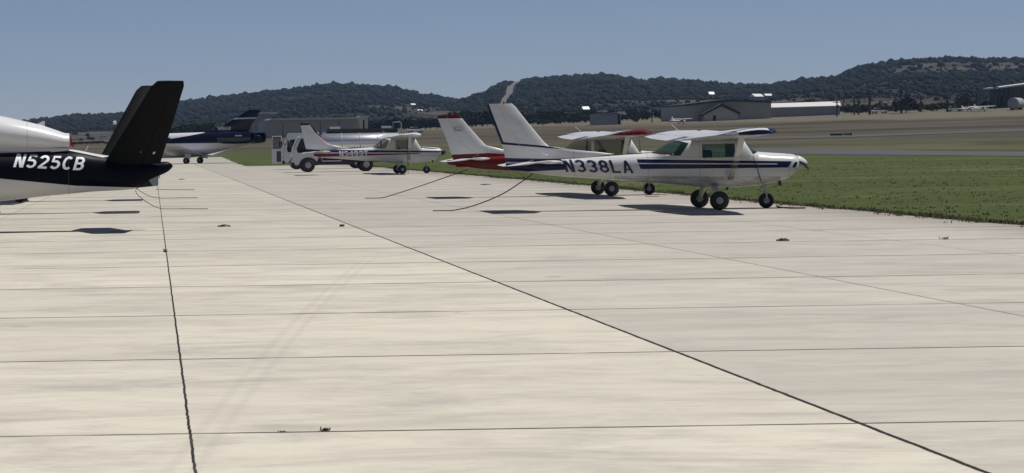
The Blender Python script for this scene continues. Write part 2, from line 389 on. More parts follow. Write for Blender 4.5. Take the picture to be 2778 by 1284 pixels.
def clearing(x, y, t, seed, k=1.0):
    n = noise.fractal(Vector((x * 0.0055, y * 0.0028, seed)), 1.0, 2.1, 4)
    lim = 0.07 + 0.8 * abs(t - 0.30) * (1 if t > 0.3 else 0.15)
    return max(0.0, min(1.0, (n - lim) * 6 * k))
def hill(ridge, Yr, Yf, seed, ntree, back=0.7, drop=1.9, track=None):
    D = 2576 / 2778
    us = np.arange(ridge[0][0], ridge[-1][0] + 1, 9.0) / D; pu = [p[0] / D for p in ridge]; pv = [p[1] / D for p in ridge]
    vs = pchip(pu, pv, us)
    ts = np.concatenate([np.linspace(0, 1, 46), np.linspace(1.05, 1 + back, 10)])
    gr = lambda u, t: None
    def height(i, u, t):
        Y = Yf + (Yr - Yf) * t; X = (u - PU) / F * Y; v = vs[i] if np.isscalar(i) else 0
        hr = EYE + (hor(u) - v) / F * Yr - drop; g = terrain(X, Y) - 1.0
        nz = noise.fractal(Vector((X * 0.004, Y * 0.004, seed)), 1.0, 2.0, 4) * 9 * t * max(0, 1 - t) * 2.2
        s = t ** 1.35 if t <= 1 else math.cos(min(1, (t - 1) / back) * math.pi / 2) ** 1.0
        return X, Y, g + max(0.0, (hr - g)) * s + nz + (1.0 if t > 0.02 else -2)
    V = []; A = []
    for i, u in enumerate(us):
        for t in ts:
            P = height(i, u, t); V.append(P); A.append(clearing(P[0], P[1], t, seed) if t <= 1 else 0)
    m = len(ts); Fc = [(i * m + j, (i + 1) * m + j, (i + 1) * m + j + 1, i * m + j + 1) for i in range(len(us) - 1) for j in range(m - 1)]
    o = tag(mk('hill', V, Fc, HM, None, True), kind='structure')
    a = o.data.attributes.new('clearing', 'FLOAT', 'POINT'); a.data.foreach_set('value', A)
    tk = []
    if track:   # a bare firebreak climbing the slope, draped on the hill
        def tv(i, t):
            P = height(i, us[i], t); return PV + 0 * P[0] + (EYE - P[2]) / P[1] * F - (us[i] - PU) * SR
        for (u0, v0, w0) in track:
            i = int(np.argmin(abs(us - u0))); t = min((abs(tv(i, q / 300) - v0), q / 300) for q in range(301))[1]; tk.append((i, u0, t, w0))
        tks = sorted(tk, key=lambda a: a[2]); TT = [a[2] for a in tks]; fu = lambda t: np.interp(t, TT, [a[1] for a in tks]); fw = lambda t: np.interp(t, TT, [a[3] for a in tks])
        V2 = []; nn = 60
        for q in range(nn):
            t = TT[0] + (TT[-1] - TT[0]) * q / (nn - 1)
            for s_ in (-1, -.33, .33, 1):
                u = fu(t) + s_ * fw(t) / 2; i = int(np.argmin(abs(us - u))); P = height(i, u, t); V2.append((P[0], P[1], P[2] + .8))
        tag(mk('hill_track', V2, [(a * 4 + b, a * 4 + b + 1, a * 4 + b + 5, a * 4 + b + 4) for a in range(nn - 1) for b in range(3)], M['track'], None, True), kind='structure')
    for q in range(ntree):
        ridge_row = q < ntree * 0.14
        t = random.uniform(0.955, 1.03) if ridge_row else random.random() ** 0.8 * 0.97 + 0.01
        i = random.randrange(len(us)); u = us[i] + random.uniform(-5, 5)
        X, Y, Z = height(i, u, t)
        if not ridge_row and clearing(X, Y, t, seed) > 0.25 and random.random() < 0.9: continue
        if tk and TT[0] - .05 < t < TT[-1] + .03 and abs(u - fu(t)) < fw(t) * .62 + 3: continue
        r = min(3.4, math.exp(random.gauss(0.22, 0.42))) * min(1.1, max(.55, Y / 2000)); clump(X, Y, Z + r * 0.45, r, r * random.uniform(0.7, 1.0))
hill([(-900, 318), (-300, 312), (60, 306), (100, 301), (200, 292), (300, 288), (380, 279), (440, 266), (460, 258), (560, 244), (660, 233), (760, 223), (830, 213), (880, 214), (980, 219), (1030, 230), (1060, 238), (1110, 246), (1180, 258), (1300, 280), (1400, 300)], 2700, 1250, 1.3, 22000)
hill([(-900, 300), (0, 312), (60, 307), (150, 296), (260, 291), (420, 292), (600, 290), (900, 268), (1040, 250), (1090, 246), (1180, 247), (1260, 246), (1400, 250), (1900, 240), (2700, 235)], 4300, 2700, 4.1, 5000, drop=4)
hill([(1000, 300), (1100, 275), (1160, 256), (1200, 243), (1215, 237), (1250, 220), (1300, 205), (1350, 200), (1450, 193), (1510, 189), (1560, 195), (1600, 203), (1628, 207), (1650, 200), (1690, 201), (1760, 208), (1840, 215), (1900, 217), (2000, 222), (2200, 240), (2500, 260)], 2500, 1150, 7.7, 22000, track=[(1366, 285, 16), (1384, 256, 18), (1400, 228, 18), (1408, 219, 15)])
hill([(1700, 262), (1800, 238), (1880, 222), (1930, 217), (1980, 211), (2020, 204), (2110, 195), (2140, 181), (2190, 166), (2300, 154), (2430, 149), (2480, 151), (2576, 148), (2750, 150), (3000, 165), (3400, 200)], 2200, 1050, 11.2, 22000)
k = NT('juniper_foliage'); geo = k.n("ShaderNodeNewGeometry"); pn = k.noise(0.02, 4, 0.6, None, geo.outputs['Position'])
k.val(k.b.inputs['Base Color'], k.mix(pn, (0.009, 0.012, 0.009), (0.021, 0.022, 0.016))); k.b.inputs['Roughness'].default_value = 1.0; k.b.inputs['Specular IOR Level'].default_value = 0.05
tag(mk('woods', wood_V, wood_F, k.m, None, True), kind='stuff'); bpy.data.objects['woods']["label"] = "dark juniper woods covering the distant hills"


# ------------------------------------------------------------------ grass at the edge of the ramp
def build_grass():
    V = []; Fc = []
    def blades(x, y, h, n):
        for _ in range(n):
            a = random.uniform(0, math.tau); w = random.uniform(0.010, 0.022); l = random.uniform(0.0, 0.6) * h; b = random.uniform(0, math.tau)
            bx, by = x + random.uniform(-.07, .07), y + random.uniform(-.07, .07); z0 = terrain(bx, by) - 0.01; i = len(V)
            V.extend([(bx - w * math.cos(a), by - w * math.sin(a), z0), (bx + w * math.cos(a), by + w * math.sin(a), z0), (bx + l * math.cos(b), by + l * math.sin(b), z0 + h * random.uniform(.6, 1.1))]); Fc.append((i, i + 1, i + 2))
    n = 0
    while n < 14000:
        y = 28 + random.random() ** 1.8 * 172; x = apron_edge(y) + random.random() ** 1.3 * min(40, 12 + (y - 28) * 0.5)
        if noise.noise((x * 0.35, y * 0.35, 0)) < random.uniform(-.55, .35): n += 1; continue
        blades(x, y, random.uniform(0.03, 0.075), 4); n += 1
    for _ in range(9000):
        y = 28 + random.random() ** 1.5 * 177; x = apron_edge(y) + random.gauss(0.14, 0.26 if noise.noise((3, y * .6, 1)) > 0 else 0.12)
        blades(x, y, random.uniform(0.04, 0.12), 5)
    k = NT('grass_blades'); geo = k.n("ShaderNodeNewGeometry")
    k.val(k.b.inputs['Base Color'], k.mix(k.noise(0.6, 4, 0.7, None, geo.outputs['Position']), (0.085, 0.100, 0.030), (0.165, 0.155, 0.070))); k.b.inputs['Roughness'].default_value = 0.85; k.b.inputs['Transmission Weight'].default_value = 0.0
    tag(mk('grass', V, Fc, k.m), "rough green grass growing up to the edge of the concrete ramp", None, None, 'stuff')
build_grass()

# ------------------------------------------------------------------ aircraft parts
def wheel(parent, x, y, z, r, w, hubr, name='wheel', hubmat=None):
    ty = MB().lathe([(-w / 2 * .55, hubr), (-w / 2, hubr * 1.15), (-w / 2, r * .82), (-w / 2 * .72, r * .95), (-w / 2 * .3, r), (w / 2 * .3, r), (w / 2 * .72, r * .95), (w / 2, r * .82), (w / 2, hubr * 1.15), (w / 2 * .55, hubr)], 28, 'y', (x, y, z)).build(name, M['rubber'], parent)
    autosmooth(ty, 50)
    hb = MB().lathe([(-w * .45, .01), (-w * .47, hubr * .35), (-w * .36, hubr * .45), (-w * .36, hubr * .82), (-w * .46, hubr * .98), (w * .46, hubr * .98), (w * .36, hubr * .82), (w * .36, hubr * .45), (w * .47, hubr * .35), (w * .45, .01)], 20, 'y', (x, y, z)).build('hub', hubmat or M['hub'], ty)
    return ty
def loft_body(st, N=40, step=0.06, exps=None):
    """fuselage skin from stations (x, ztop, zbot, halfwidth, exponent)"""
    st = sorted(st); xs = [s[0] for s in st]; q = np.array(sorted([a for a in np.arange(xs[0], xs[-1], step) if min(abs(a - b) for b in xs) > step * .45] + xs))
    zt, zb, hw, ex = (pchip(xs, [s[i] for s in st], q) for i in (1, 2, 3, 4))
    R = []
    for x, a, b, w, e in zip(q, zt, zb, hw, ex):
        ring = []
        for j in range(N):
            t = 2 * math.pi * (j + .5) / N; cx, sx_ = math.cos(t), math.sin(t)
            ring.append((x, w * math.copysign(abs(cx) ** (2 / e), cx), (a + b) / 2 + (a - b) / 2 * math.copysign(abs(sx_) ** (2 / e), sx_)))
        R.append(ring)
    return R
def in_poly(p, poly):
    s = 0
    for i in range(len(poly)):
        (x0, y0), (x1, y1) = poly[i], poly[(i + 1) % len(poly)]
        c = (x1 - x0) * (p[1] - y0) - (y1 - y0) * (p[0] - x0)
        if abs(c) < 1e-9: continue
        if s == 0: s = math.copysign(1, c)
        elif s * c < 0: return False
    return True
def body_with_windows(rings, mat, parent, wins, name='fuselage'):
    """wins: (part name, convex polygon in x/z, glass). Cuts the panes out of the skin as parts of their own."""
    o = MB().rings(rings).build(name, mat, parent, True)
    bm = bmesh.new(); bm.from_mesh(o.data)
    for nm, poly, gm in wins:
        for i in range(len(poly)):
            (x0, z0), (x1, z1) = poly[i], poly[(i + 1) % len(poly)]
            pad = 0.25; cx = [p[0] for p in poly]; cz = [p[1] for p in poly]
            fs = [f for f in bm.faces if min(cx) - pad < f.calc_center_median().x < max(cx) + pad and f.calc_center_median().z > min(cz) - pad]
            es = list({e for f in fs for e in f.edges}); vs = list({v for f in fs for v in f.verts})
            bmesh.ops.bisect_plane(bm, geom=vs + es + fs, plane_co=(x0, 0, z0), plane_no=(-(z1 - z0), 0, x1 - x0), dist=1e-5)
    bm.to_mesh(o.data); bm.free()
    bvh = None
    for nm, poly, gm in wins:
        bm = bmesh.new(); bm.from_mesh(o.data); keep = [f for f in bm.faces if in_poly((f.calc_center_median().x, f.calc_center_median().z), poly)]
        ids = {f.index for f in keep}
        me2 = o.data.copy(); b2 = bmesh.new(); b2.from_mesh(me2)
        bmesh.ops.delete(b2, geom=[f for f in b2.faces if f.index not in ids], context='FACES')
        b2.to_mesh(me2); b2.free(); me2.materials.clear(); me2.materials.append(gm); me2.name = nm
        b2 = bmesh.new(); b2.from_mesh(me2); two = nm in ('door_window', 'cabin_window'); b2.free()
        for sd in ((-1, 1) if two else (0,)):
            m3 = me2.copy() if two else me2; m3.name = nm
            if two:
                b2 = bmesh.new(); b2.from_mesh(m3); bmesh.ops.delete(b2, geom=[f for f in b2.faces if f.calc_center_median().y * sd < 0], context='FACES'); b2.to_mesh(m3); b2.free()
            w = bpy.data.objects.new(nm, m3); COL.objects.link(w); w.parent = parent
        bmesh.ops.delete(bm, geom=keep, context='FACES'); bm.to_mesh(o.data); bm.free()
    return o
def bvh_of(*objs):
    V = []; P = []
    for o in objs:
        n = len(V); V += [v.co.copy() for v in o.data.vertices]; P += [[i + n for i in p.vertices] for p in o.data.polygons]
    return BVHTree.FromPolygons(V, P)
def lettering(body, mat, parent, bvh, x0, z0, height, length, shear, side=-1, dirx=1, bold=0.02, slope=0.0, lift=0.006, name='lettering'):
    """raised registration letters wrapped on the skin; height and length in metres"""
    cu = bpy.data.curves.new(name, 'FONT'); cu.body = body; cu.size = 1.0; cu.offset = bold; cu.resolution_u = 3
    t = bpy.data.objects.new(name, cu); COL.objects.link(t); dg = bpy.context.evaluated_depsgraph_get(); dg.update()
    me = bpy.data.meshes.new_from_object(t.evaluated_get(dg)); bpy.data.objects.remove(t)
    bm = bmesh.new(); bm.from_mesh(me); bmesh.ops.remove_doubles(bm, verts=bm.verts, dist=1e-5); bmesh.ops.triangulate(bm, faces=bm.faces)
    for _ in range(2):
        le = [e for e in bm.edges if e.calc_length() > .09]
        if le: bmesh.ops.subdivide_edges(bm, edges=le, cuts=2); bmesh.ops.triangulate(bm, faces=bm.faces)
    xs = [v.co.x for v in bm.verts]; ysv = [v.co.y for v in bm.verts]; mx, Mx, my, My = min(xs), max(xs), min(ysv), max(ysv)
    for v in bm.verts:
        p = (v.co.x - mx) / (Mx - mx) * length; q = (v.co.y - my) / (My - my) * height
        x = x0 + dirx * (p + shear * q); z = z0 + q + slope * p
        h = bvh.ray_cast(Vector((x, side * 6, z)), Vector((0, -side, 0))) if bvh else (None,)
        y = h[0].y if h[0] is not None else side * 0.3
        v.co = (x, y + side * lift, z)
    bmesh.ops.recalc_face_normals(bm, faces=bm.faces); bm.to_mesh(me); bm.free()
    me.materials.clear(); me.materials.append(mat); o = bpy.data.objects.new(name, me); COL.objects.link(o); o.parent = parent
    return o
def arc(cx, cy, rx, ry, a0, a1, n=14): return [(cx + rx * math.cos(math.radians(a0 + (a1 - a0) * i / n)), cy + ry * math.sin(math.radians(a0 + (a1 - a0) * i / n))) for i in range(n + 1)]
def glyph(ch):
    b = .165; bar = lambda x0, y0, x1, y1: ('p', [(x0, y0), (x1, y0), (x1, y1), (x0, y1)])
    stem = bar(0, 0, b, 1)
    return {'N': [stem, bar(.6 - b, 0, .6, 1), ('p', [(b * .2, 1), (b * 1.35, 1), (.6 - b * .2, 0), (.6 - b * 1.35, 0)])], 'L': [stem, bar(b * .9, 0, .56, .155)],
            'A': [('p', [(-.02, 0), (.15, 0), (.37, 1), (.23, 1)]), ('p', [(.62, 0), (.45, 0), (.23, 1), (.37, 1)]), ('p', [(.13, .22), (.47, .22), (.44, .36), (.16, .36)])],
            'T': [bar(0, .845, .6, 1), bar(.3 - b / 2, 0, .3 + b / 2, .86)], '4': [bar(.36, 0, .36 + b, 1), bar(0, .20, .62, .34), ('p', [(0, .33), (.15, .33), (.42, 1), (.36, 1)])],
            '3': [('r', arc(.29, .70, .22, .215, 155, -90) + arc(.29, .285, .23, .20, 90, -155)[1:])], '8': [('c', arc(.3, .705, .195, .21, 0, 360, 24)), ('c', arc(.3, .29, .22, .205, 0, 360, 24))],
            '5': [('r', [(.53, .92), (.14, .92), (.115, .54)] + arc(.29, .335, .23, .255, 120, -150)[1:])], '2': [('r', arc(.3, .69, .215, .225, 165, -30) + [(.11, .12)]), bar(.02, 0, .57, .155)],
            'C': [('r', arc(.32, .5, .235, .42, 50, 310, 22))], 'B': [stem, ('r', [(.1, .92), (.3, .92)] + arc(.3, .72, .2, .2, 90, -90) + [(.1, .52)]), ('r', [(.1, .515), (.32, .515)] + arc(.32, .30, .205, .215, 90, -90) + [(.1, .085)])],
            '9': [('c', arc(.3, .68, .215, .235, 0, 360, 24)), ('r', [(.515, .68), (.51, .48)] + arc(.29, .36, .22, .28, 10, -150)[1:])], '6': [('c', arc(.3, .32, .215, .235, 0, 360, 24)), ('r', [(.085, .32), (.09, .52)] + arc(.31, .64, .22, .28, 190, 30)[1:])]}[ch]
def ribbon(P, w, closed):
    n = len(P); L = []; R = []
    for i in range(n):
        a = P[i - 1] if (i or closed) else P[i]; b = P[(i + 1) % n] if (i < n - 1 or closed) else P[i]
        if closed and i in (0, n - 1): a, b = P[-2], P[1]
        d = Vector((b[0] - a[0], b[1] - a[1])); d = d.normalized() if d.length else Vector((1, 0)); L.append((P[i][0] - d.y * w / 2, P[i][1] + d.x * w / 2)); R.append((P[i][0] + d.y * w / 2, P[i][1] - d.x * w / 2))
    return [[L[i], L[i + 1], R[i + 1], R[i]] for i in range(n - 1)]
def registration(body, mat, parent, bvh, x0, z0, height, length, shear, side=-1, dirx=1, slope=0.0, lift=0.006, gap=.13, weight=.165):
    """block registration letters made of broad strokes, wrapped on the skin"""
    bm = bmesh.new(); lay = bm.verts.layers.float.new('lift'); tot = len(body) * .6 + (len(body) - 1) * gap; pen = 0; k = 0
    for ch in body:
        for ty, P in glyph(ch):
            k += 1
            for poly in ([P] if ty == 'p' else ribbon(P, weight, ty == 'c')):
                vs = []
                for x, y in poly: v = bm.verts.new((x + pen, y, 0)); v[lay] = (k % 3) * .0012; vs.append(v)
                bm.faces.new(vs)
        pen += .6 + gap
    bmesh.ops.triangulate(bm, faces=bm.faces)
    for _ in range(2):
        le = [e for e in bm.edges if e.calc_length() > .16]
        if le: bmesh.ops.subdivide_edges(bm, edges=le, cuts=2); bmesh.ops.triangulate(bm, faces=bm.faces)
    for v in bm.verts:
        p = v.co.x / tot * length; q = v.co.y * height; x = x0 + dirx * (p + shear * q); z = z0 + q + slope * p
        h = bvh.ray_cast(Vector((x, side * 6, z)), Vector((0, -side, 0))); y = h[0].y if h[0] is not None else side * .3
        v.co = (x, y + side * (lift + v[lay]), z)
    bmesh.ops.recalc_face_normals(bm, faces=bm.faces); me = bpy.data.meshes.new('lettering'); bm.to_mesh(me); bm.free(); me.materials.append(mat)
    o = bpy.data.objects.new('lettering', me); COL.objects.link(o); o.parent = parent; return o
AIRF = [(0, 0), (.012, .26), (.05, .52), (.12, .78), (.22, .95), (.33, 1.0), (.5, .88), (.7, .58), (.87, .26)]
def foil(c0, c1, th, camber=0.25, tail=1.0, f0=0.0, f1=1.0):
    """closed section between chord fractions f0..f1: list of (chord pos, thickness pos)"""
    fr = sorted({f0, f1} | {a for a, _ in AIRF if f0 < a < f1}); T = lambda f: np.interp(f, [a for a, _ in AIRF] + [1.0], [b for _, b in AIRF] + [.02])
    up = [(f, T(f) * th * (0.5 + camber)) for f in fr]; dn = [(f, -T(f) * th * (0.5 - camber)) for f in fr[::-1]]
    if f0 == 0: dn = dn[:-1]
    return [(c0 + (c1 - c0) * f, z) for f, z in up + dn]
def surface(secs, f0, f1, mat, parent, name, camber=0.25, smooth=45):
    """secs: (y, xLE, zLE, xTE, zTE, thickness)"""
    R = []
    for y, xl, zl, xt, zt, th in secs:
        R.append([(xl + (xt - xl) * (f), y, zl + (zt - zl) * f + dz) for f, dz in foil(0, 1, th, camber, 1, f0, f1)])
    o = MB().rings(R).build(name, mat, parent); return autosmooth(o, smooth)
def fin_surface(secs, f0, f1, mat, parent, name):
    """vertical surface; secs: (z, xLE, xTE, thickness)"""
    R = [[(xl + (xt - xl) * f, dy, z) for f, dy in foil(0, 1, th, 0.0, 1, f0, f1)] for z, xl, xt, th in secs]
    o = MB().rings(R).build(name, mat, parent); return autosmooth(o, 45)

def cessna(root, paint, glass, fin_secs, hinge, roof=0.0, letters=None, wing_tip=5.0, detail=True, big_glass=False, prop_ang=0.05, cone=False):
    """high-wing single, nose towards +x, origin on the ground between the main wheels"""
    r = roof
    st = [(2.02, 1.13, .90, .22, 2.3), (1.985, 1.185, .83, .34, 2.4), (1.93, 1.225, .77, .42, 2.7), (1.73, 1.25, .66, .47, 2.9), (1.41, 1.275, .585, .50, 3.0), (1.04, 1.315, .52, .52, 3.2),
          (.90, 1.43 + r * .5, .51, .53, 3.4), (.74, 1.585 + r, .50, .54, 3.8), (.55, 1.64 + r, .495, .55, 4.2), (0, 1.66 + r, .50, .55, 4.4), (-.55, 1.63 + r, .55, .52, 4.0), (-.87, 1.56 + r * .8, .585, .47, 3.4), (-1.12, 1.42 + r * .4, .61, .42, 3.0),
          (-1.36, 1.31, .63, .38, 2.8), (-1.78, 1.285, .66, .345, 2.7), (-2.3, 1.255, .71, .29, 2.6), (-3.0, 1.215, .77, .21, 2.5), (-3.69, 1.18, .83, .14, 2.4), (-4.2, 1.14, .93, .085, 2.2), (-4.62, 1.10, .985, .03, 2)]
    wins = [('windshield', [(.76, 1.50 + r), (.64, 1.70 + r), (1.12, 1.322), (.82, 1.21)], glass),
            ('door_window', [(-.25, 1.50 + r), (.49, 1.50 + r), (.49, 1.19), (-.25, 1.18)], glass)]
    if big_glass:
        wins[1] = ('door_window', [(-.38, 1.56 + r), (.60, 1.56 + r), (.60, 1.20), (-.38, 1.19)], glass)
        wins.append(('rear_window', [(-1.34, 1.305), (-.86, 1.66 + r), (-.46, 1.62 + r), (-.46, 1.22), (-1.05, 1.25)], glass))
    else: wins.append(('rear_window', [(-1.34, 1.305), (-.86, 1.62 + r), (-.54, 1.52 + r * .9), (-.74, 1.235), (-1.05, 1.25)], glass))
    fus = body_with_windows(loft_body(st), paint, root, wins)
    # wings
    for s in (-1, 1):
        zr = r
        secs = [(0, .78, 1.655 + zr, -.85, 1.57 + zr, .20), (s * 2.6, .78, 1.70 + zr, -.85, 1.635 + zr, .20), (s * (wing_tip - .25), .52, 1.735 + zr, -.68, 1.700 + zr, .15), (s * (wing_tip - .06), .46, 1.730 + zr, -.64, 1.70 + zr, .11), (s * wing_tip, .38, 1.715 + zr, -.58, 1.69 + zr, .085)]
        w = surface(secs, 0, 0.74, paint, root, 'wing')
        def part(y0, y1):
            q = []
            for y in (y0, y1):
                ya = abs(y); ys_ = [abs(a[0]) for a in secs]; q.append((y,) + tuple(np.interp(ya, ys_, [a[i] for a in secs]) for i in range(1, 6)))
            return q
        surface(part(s * .58, s * 2.55), .748, 1, paint, root, 'flap'); surface(part(s * 2.58, s * (wing_tip - .1)), .748, 1, paint, root, 'aileron')
        MB().prism([(.33, .70), (.45, .70), (.42, .74), (.34, .74)], 0, 0).V
        a, b = Vector((.40, s * .51, .68)), Vector((.22, s * 2.62, 1.635 + zr))
        R = []
        for p, c in ((a, .075), (b, .065)):
            R.append([(p.x + c * math.cos(t) * 1.0, p.y, p.z + .02 * math.sin(t)) for t in [i * math.pi / 6 for i in range(12)]])
        MB().rings(R).build('wing_strut', paint, root, True)
        MB().lathe([(0, .0), (0, .05), (.012, .05), (.016, 0.01)], 12, 'z', (.18, s * 2.0, 1.815 + zr)).build('fuel_cap', M['black'], root)
        # tailplane and drooped elevator
        secs = [(s * .03, -3.35, 1.13, -4.10, 1.13, .09), (s * 1.40, -3.68, 1.15, -4.12, 1.145, .07), (s * 1.52, -3.78, 1.15, -4.12, 1.145, .03)]
        surface(secs, 0, 1, mH, root, 'tailplane', 0.0)
        secs = [(s * .06, -4.085, 1.135, -4.72, 1.05, .055), (s * 1.45, -4.10, 1.145, -4.70, 1.07, .05), (s * 1.53, -4.0, 1.15, -4.62, 1.08, .02)]
        surface(secs, 0, 1, mH, root, 'elevator', 0.0)
        # main gear
        R = []
        for p, c, th in ((Vector((.02, s * .40, .60)), .11, .03), (Vector((.0, s * .75, .46)), .075, .022), (Vector((.0, s * 1.06, .25)), .05, .018)):
            R.append([(p.x + c * math.cos(t), p.y, p.z + th * math.sin(t)) for t in [i * math.pi / 5 for i in range(10)]])
        MB().rings(R).build('gear_leg', paint, root, True)
        wheel(root, 0, s * 1.16, .215, .215, .15, .085)
    # tail
    fin_surface(fin_secs, 0, hinge, paint, root, 'tail_fin'); fin_surface([(z, a, b, t) for z, a, b, t in fin_secs], hinge + .012, 1, paint, root, 'rudder')
    # nose gear
    MB().tube([(1.24, 0, .62), (1.29, 0, .36)], .035, 10).tube([(1.29, .09, .33), (1.29, -.09, .33)], .025, 8).tube([(1.29, -.09, .33), (1.30, -.09, .18)], .02, 6).tube([(1.29, .09, .33), (1.30, .09, .18)], .02, 6).tube([(1.25, -.03, .50), (1.10, -.03, .43), (1.24, -.03, .36)], .016, 6).build('nose_strut', M['steel'], root)
    wheel(root, 1.30, 0, .175, .175, .12, .075)
    # spinner and two-blade propeller
    MB().lathe([(2.0, .17), (2.06, .165), (2.14, .13), (2.21, .075), (2.255, .02), (2.26, .0)], 20, 'x', (0, 0, 1.03)).build('spinner', (M['black'] if cone else paint) if detail else M['white'], root, True)
    bm_ = MB()
    for s in (-1, 1):
        R = []
        for q, c, tw in ((.12, .06, .9), (.3, .085, .6), (.6, .08, .35), (.8, .06, .25), (.87, .03, .2)):
            d = Vector((0, s * math.cos(prop_ang), s * math.sin(prop_ang) - 0.10 * (q - .1))); cen = Vector((2.07, 0, 1.03)) + d * q
            R.append([cen + Vector((c * math.sin(tw * s) * math.cos(t), 0, c * math.cos(tw) * math.cos(t))) + Vector((.014 * math.sin(t), 0, 0)) for t in [i * math.pi / 5 for i in range(10)]])
        bm_.rings(R)
    bm_.build('propeller', M['black'], root, True)
    if detail:
        MB().tube([(1.58, -.18, .66), (1.57, -.18, .52)], .035, 10).build('exhaust_pipe', M['black'], root)
        MB().prism([(.36, .50), (.46, .50), (.42, .42), (.40, .42)], -.012, .012).build('drain_mast', M['black'], root)
        MB().tube([(-.6, .35, 1.80 + r), (-.78, .36, 1.97 + r)], .008, 5).build('antenna', M['white'], root)
        MB().lathe([(0, .028), (.035, .026), (.055, .0)], 10, 'z', (fin_secs[-1][1] - .18, 0, fin_secs[-1][0])).build('beacon', M['red'], root)
        for y in (-.24, .24):
            b = MB(); b.box(-.05, .38, y - .2, y + .2, .72, .95); b.box(-.13, .0, y - .2, y + .2, .9, 1.36); b.build('seat', M['seat'], root, False, .03)
        MB().box(.80, .90, -.46, .46, 1.0, 1.22).build('dashboard', M['black'], root)
    if letters:
        txt, mat, x0, z0, h, L, sh, bold, slope = letters
        registration(txt, mat, root, bvh_of(fus), x0, z0, h, L, sh, -1, 1, slope, bold)
    return fus

XZ, XY = (0, 2), (0, 1)
NAVY = (0.007, 0.009, 0.050); REDC = (0.115, 0.005, 0.006); WHT = (0.58, 0.58, 0.575)

mH = painted('plain_white_livery', WHT, [((0.10, 0.10, 0.11), [(-2.6, 1.08), (1.9, 1.05), (1.9, .97), (-2.6, 1.0)], XZ)], seams=((0, 1.02),))
# ---- near white and navy aeroplane
mN = painted('white_navy_livery', WHT, [
    (NAVY, [(-1.70, 1.172), (1.80, 1.072), (1.775, 1.022), (-1.68, 1.088)], XZ), (NAVY, [(-1.67, 1.06), (1.765, 1.0), (1.70, .93), (-1.62, .945)], XZ),
    (NAVY, [(1.46, 1.03), (1.775, 1.03), (1.74, .97), (1.46, .985)], XZ), (NAVY, [(1.87, 1.055), (1.95, 1.05), (1.88, .93), (1.80, .93)], XZ),
    (NAVY, [(-4.85, 1.25), (-3.40, 1.20), (-3.34, 1.125), (-4.85, 1.155)], XZ), (NAVY, [(-4.85, 1.12), (-3.33, 1.09), (-3.26, .955), (-4.85, .90)], XZ),
    (NAVY, [(-5.12, 2.46), (-5.03, 2.5), (-4.70, 1.60), (-4.80, 1.60)], XZ), (NAVY, [(-4.8, 1.62), (-4.8, 1.565), (-2.6, 1.355), (-2.6, 1.39)], XZ),
    (NAVY, [(-1, -4.40), (.75, -4.2), (.75, -5.1), (-1, -5.1)], XY), (WHT, [(-.60, -4.80), (.30, -4.80), (.30, -4.97), (-.60, -4.97)], XY),
    (NAVY, [(-1, 4.72), (.55, 4.80), (.55, 5.1), (-1, 5.1)], XY)], seams=((0, 1.02), (0, -.30), (0, .54), (0, -1.45), (0, -2.3), (0, -3.1), (0, 1.73), (2, .735), (2, 1.205)), dirt=0.14, belly_dark=[(-2.2, .80), (1.55, .72), (1.6, .40), (-2.2, .5)])
yawN = math.radians(-1.5)
N1 = thing('light_airplane', "white high wing airplane with navy stripes and N338LA on its side, nearest on the right", 'airplane', (12.80, 57.3, AZ), yawN, 'light airplanes tied down along the grass')
finN = [(.985, -4.2, -4.655, .03), (1.16, -3.3, -4.66, .05), (1.30, -2.15, -4.68, .07), (1.345, -2.5, -4.69, .075), (1.42, -3.1, -4.70, .08), (1.50, -3.66, -4.73, .085), (1.6, -3.77, -4.76, .085), (2.05, -4.13, -4.93, .07), (2.44, -4.43, -5.06, .055), (2.50, -4.50, -5.05, .03)]
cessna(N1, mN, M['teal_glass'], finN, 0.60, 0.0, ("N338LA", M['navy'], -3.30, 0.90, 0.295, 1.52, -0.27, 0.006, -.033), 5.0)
N1L = None
MB().tube([(.90, -.535, 1.20), (1.0, -.53, .90), (1.09, -.515, .58)], .008, 5).build('cable', M['black'], N1)
# ---- white and red one behind
mR = painted('white_red_livery', WHT, [
    (REDC, [(-4.95, 1.255), (-3.41, 1.30), (-2.4, 1.22), (-2.0, .5), (-4.95, .80)], XZ), (REDC, [(-5.3, 2.34), (-4.1, 2.335), (-4.1, 2.6), (-5.3, 2.6)], XZ),
    (REDC, [(-2.4, 1.10), (1.95, 1.28), (1.95, .98), (-2.2, .95)], XZ), (REDC, [(-1, -4.5), (.9, -3.6), (.9, -5.1), (-1, -5.1)], XY), (REDC, [(.50, -2.6), (.9, -2.6), (.9, -5), (.50, -5)], XY),
    (REDC, [(-1, 4.4), (.9, 4.4), (.9, 5.1), (-1, 5.1)], XY)], seams=((0, 1.02), (0, -.30)))
R1 = thing('light_airplane', "white high wing airplane with dark red tail, half hidden behind the navy striped one", 'airplane', (13.30, 73.3, AZ), math.radians(-0.5), 'light airplanes tied down along the grass')
finR = [(.90, -4.0, -4.36, .03), (1.02, -3.6, -4.40, .05), (1.12, -3.2, -4.45, .06), (1.26, -2.6, -4.49, .07), (1.33, -2.75, -4.52, .075), (1.44, -3.15, -4.55, .08), (1.53, -3.48, -4.57, .085), (1.75, -3.68, -4.65, .08), (2.1, -3.98, -4.79, .07), (2.30, -4.14, -4.87, .06), (2.38, -4.20, -4.89, .05), (2.43, -4.27, -4.85, .02)]
cessna(R1, mR, M['grey_glass'], finR, 0.58, 0.07, None, 5.0, True, True)
lettering("Cessna", M['black'], R1, bvh_of(*[c for c in R1.children if c.name.startswith(('tail_fin', 'rudder'))]), -4.42, 1.96, .07, .26, .2, -1, 1, 0.0, 0, .005, 'logo')
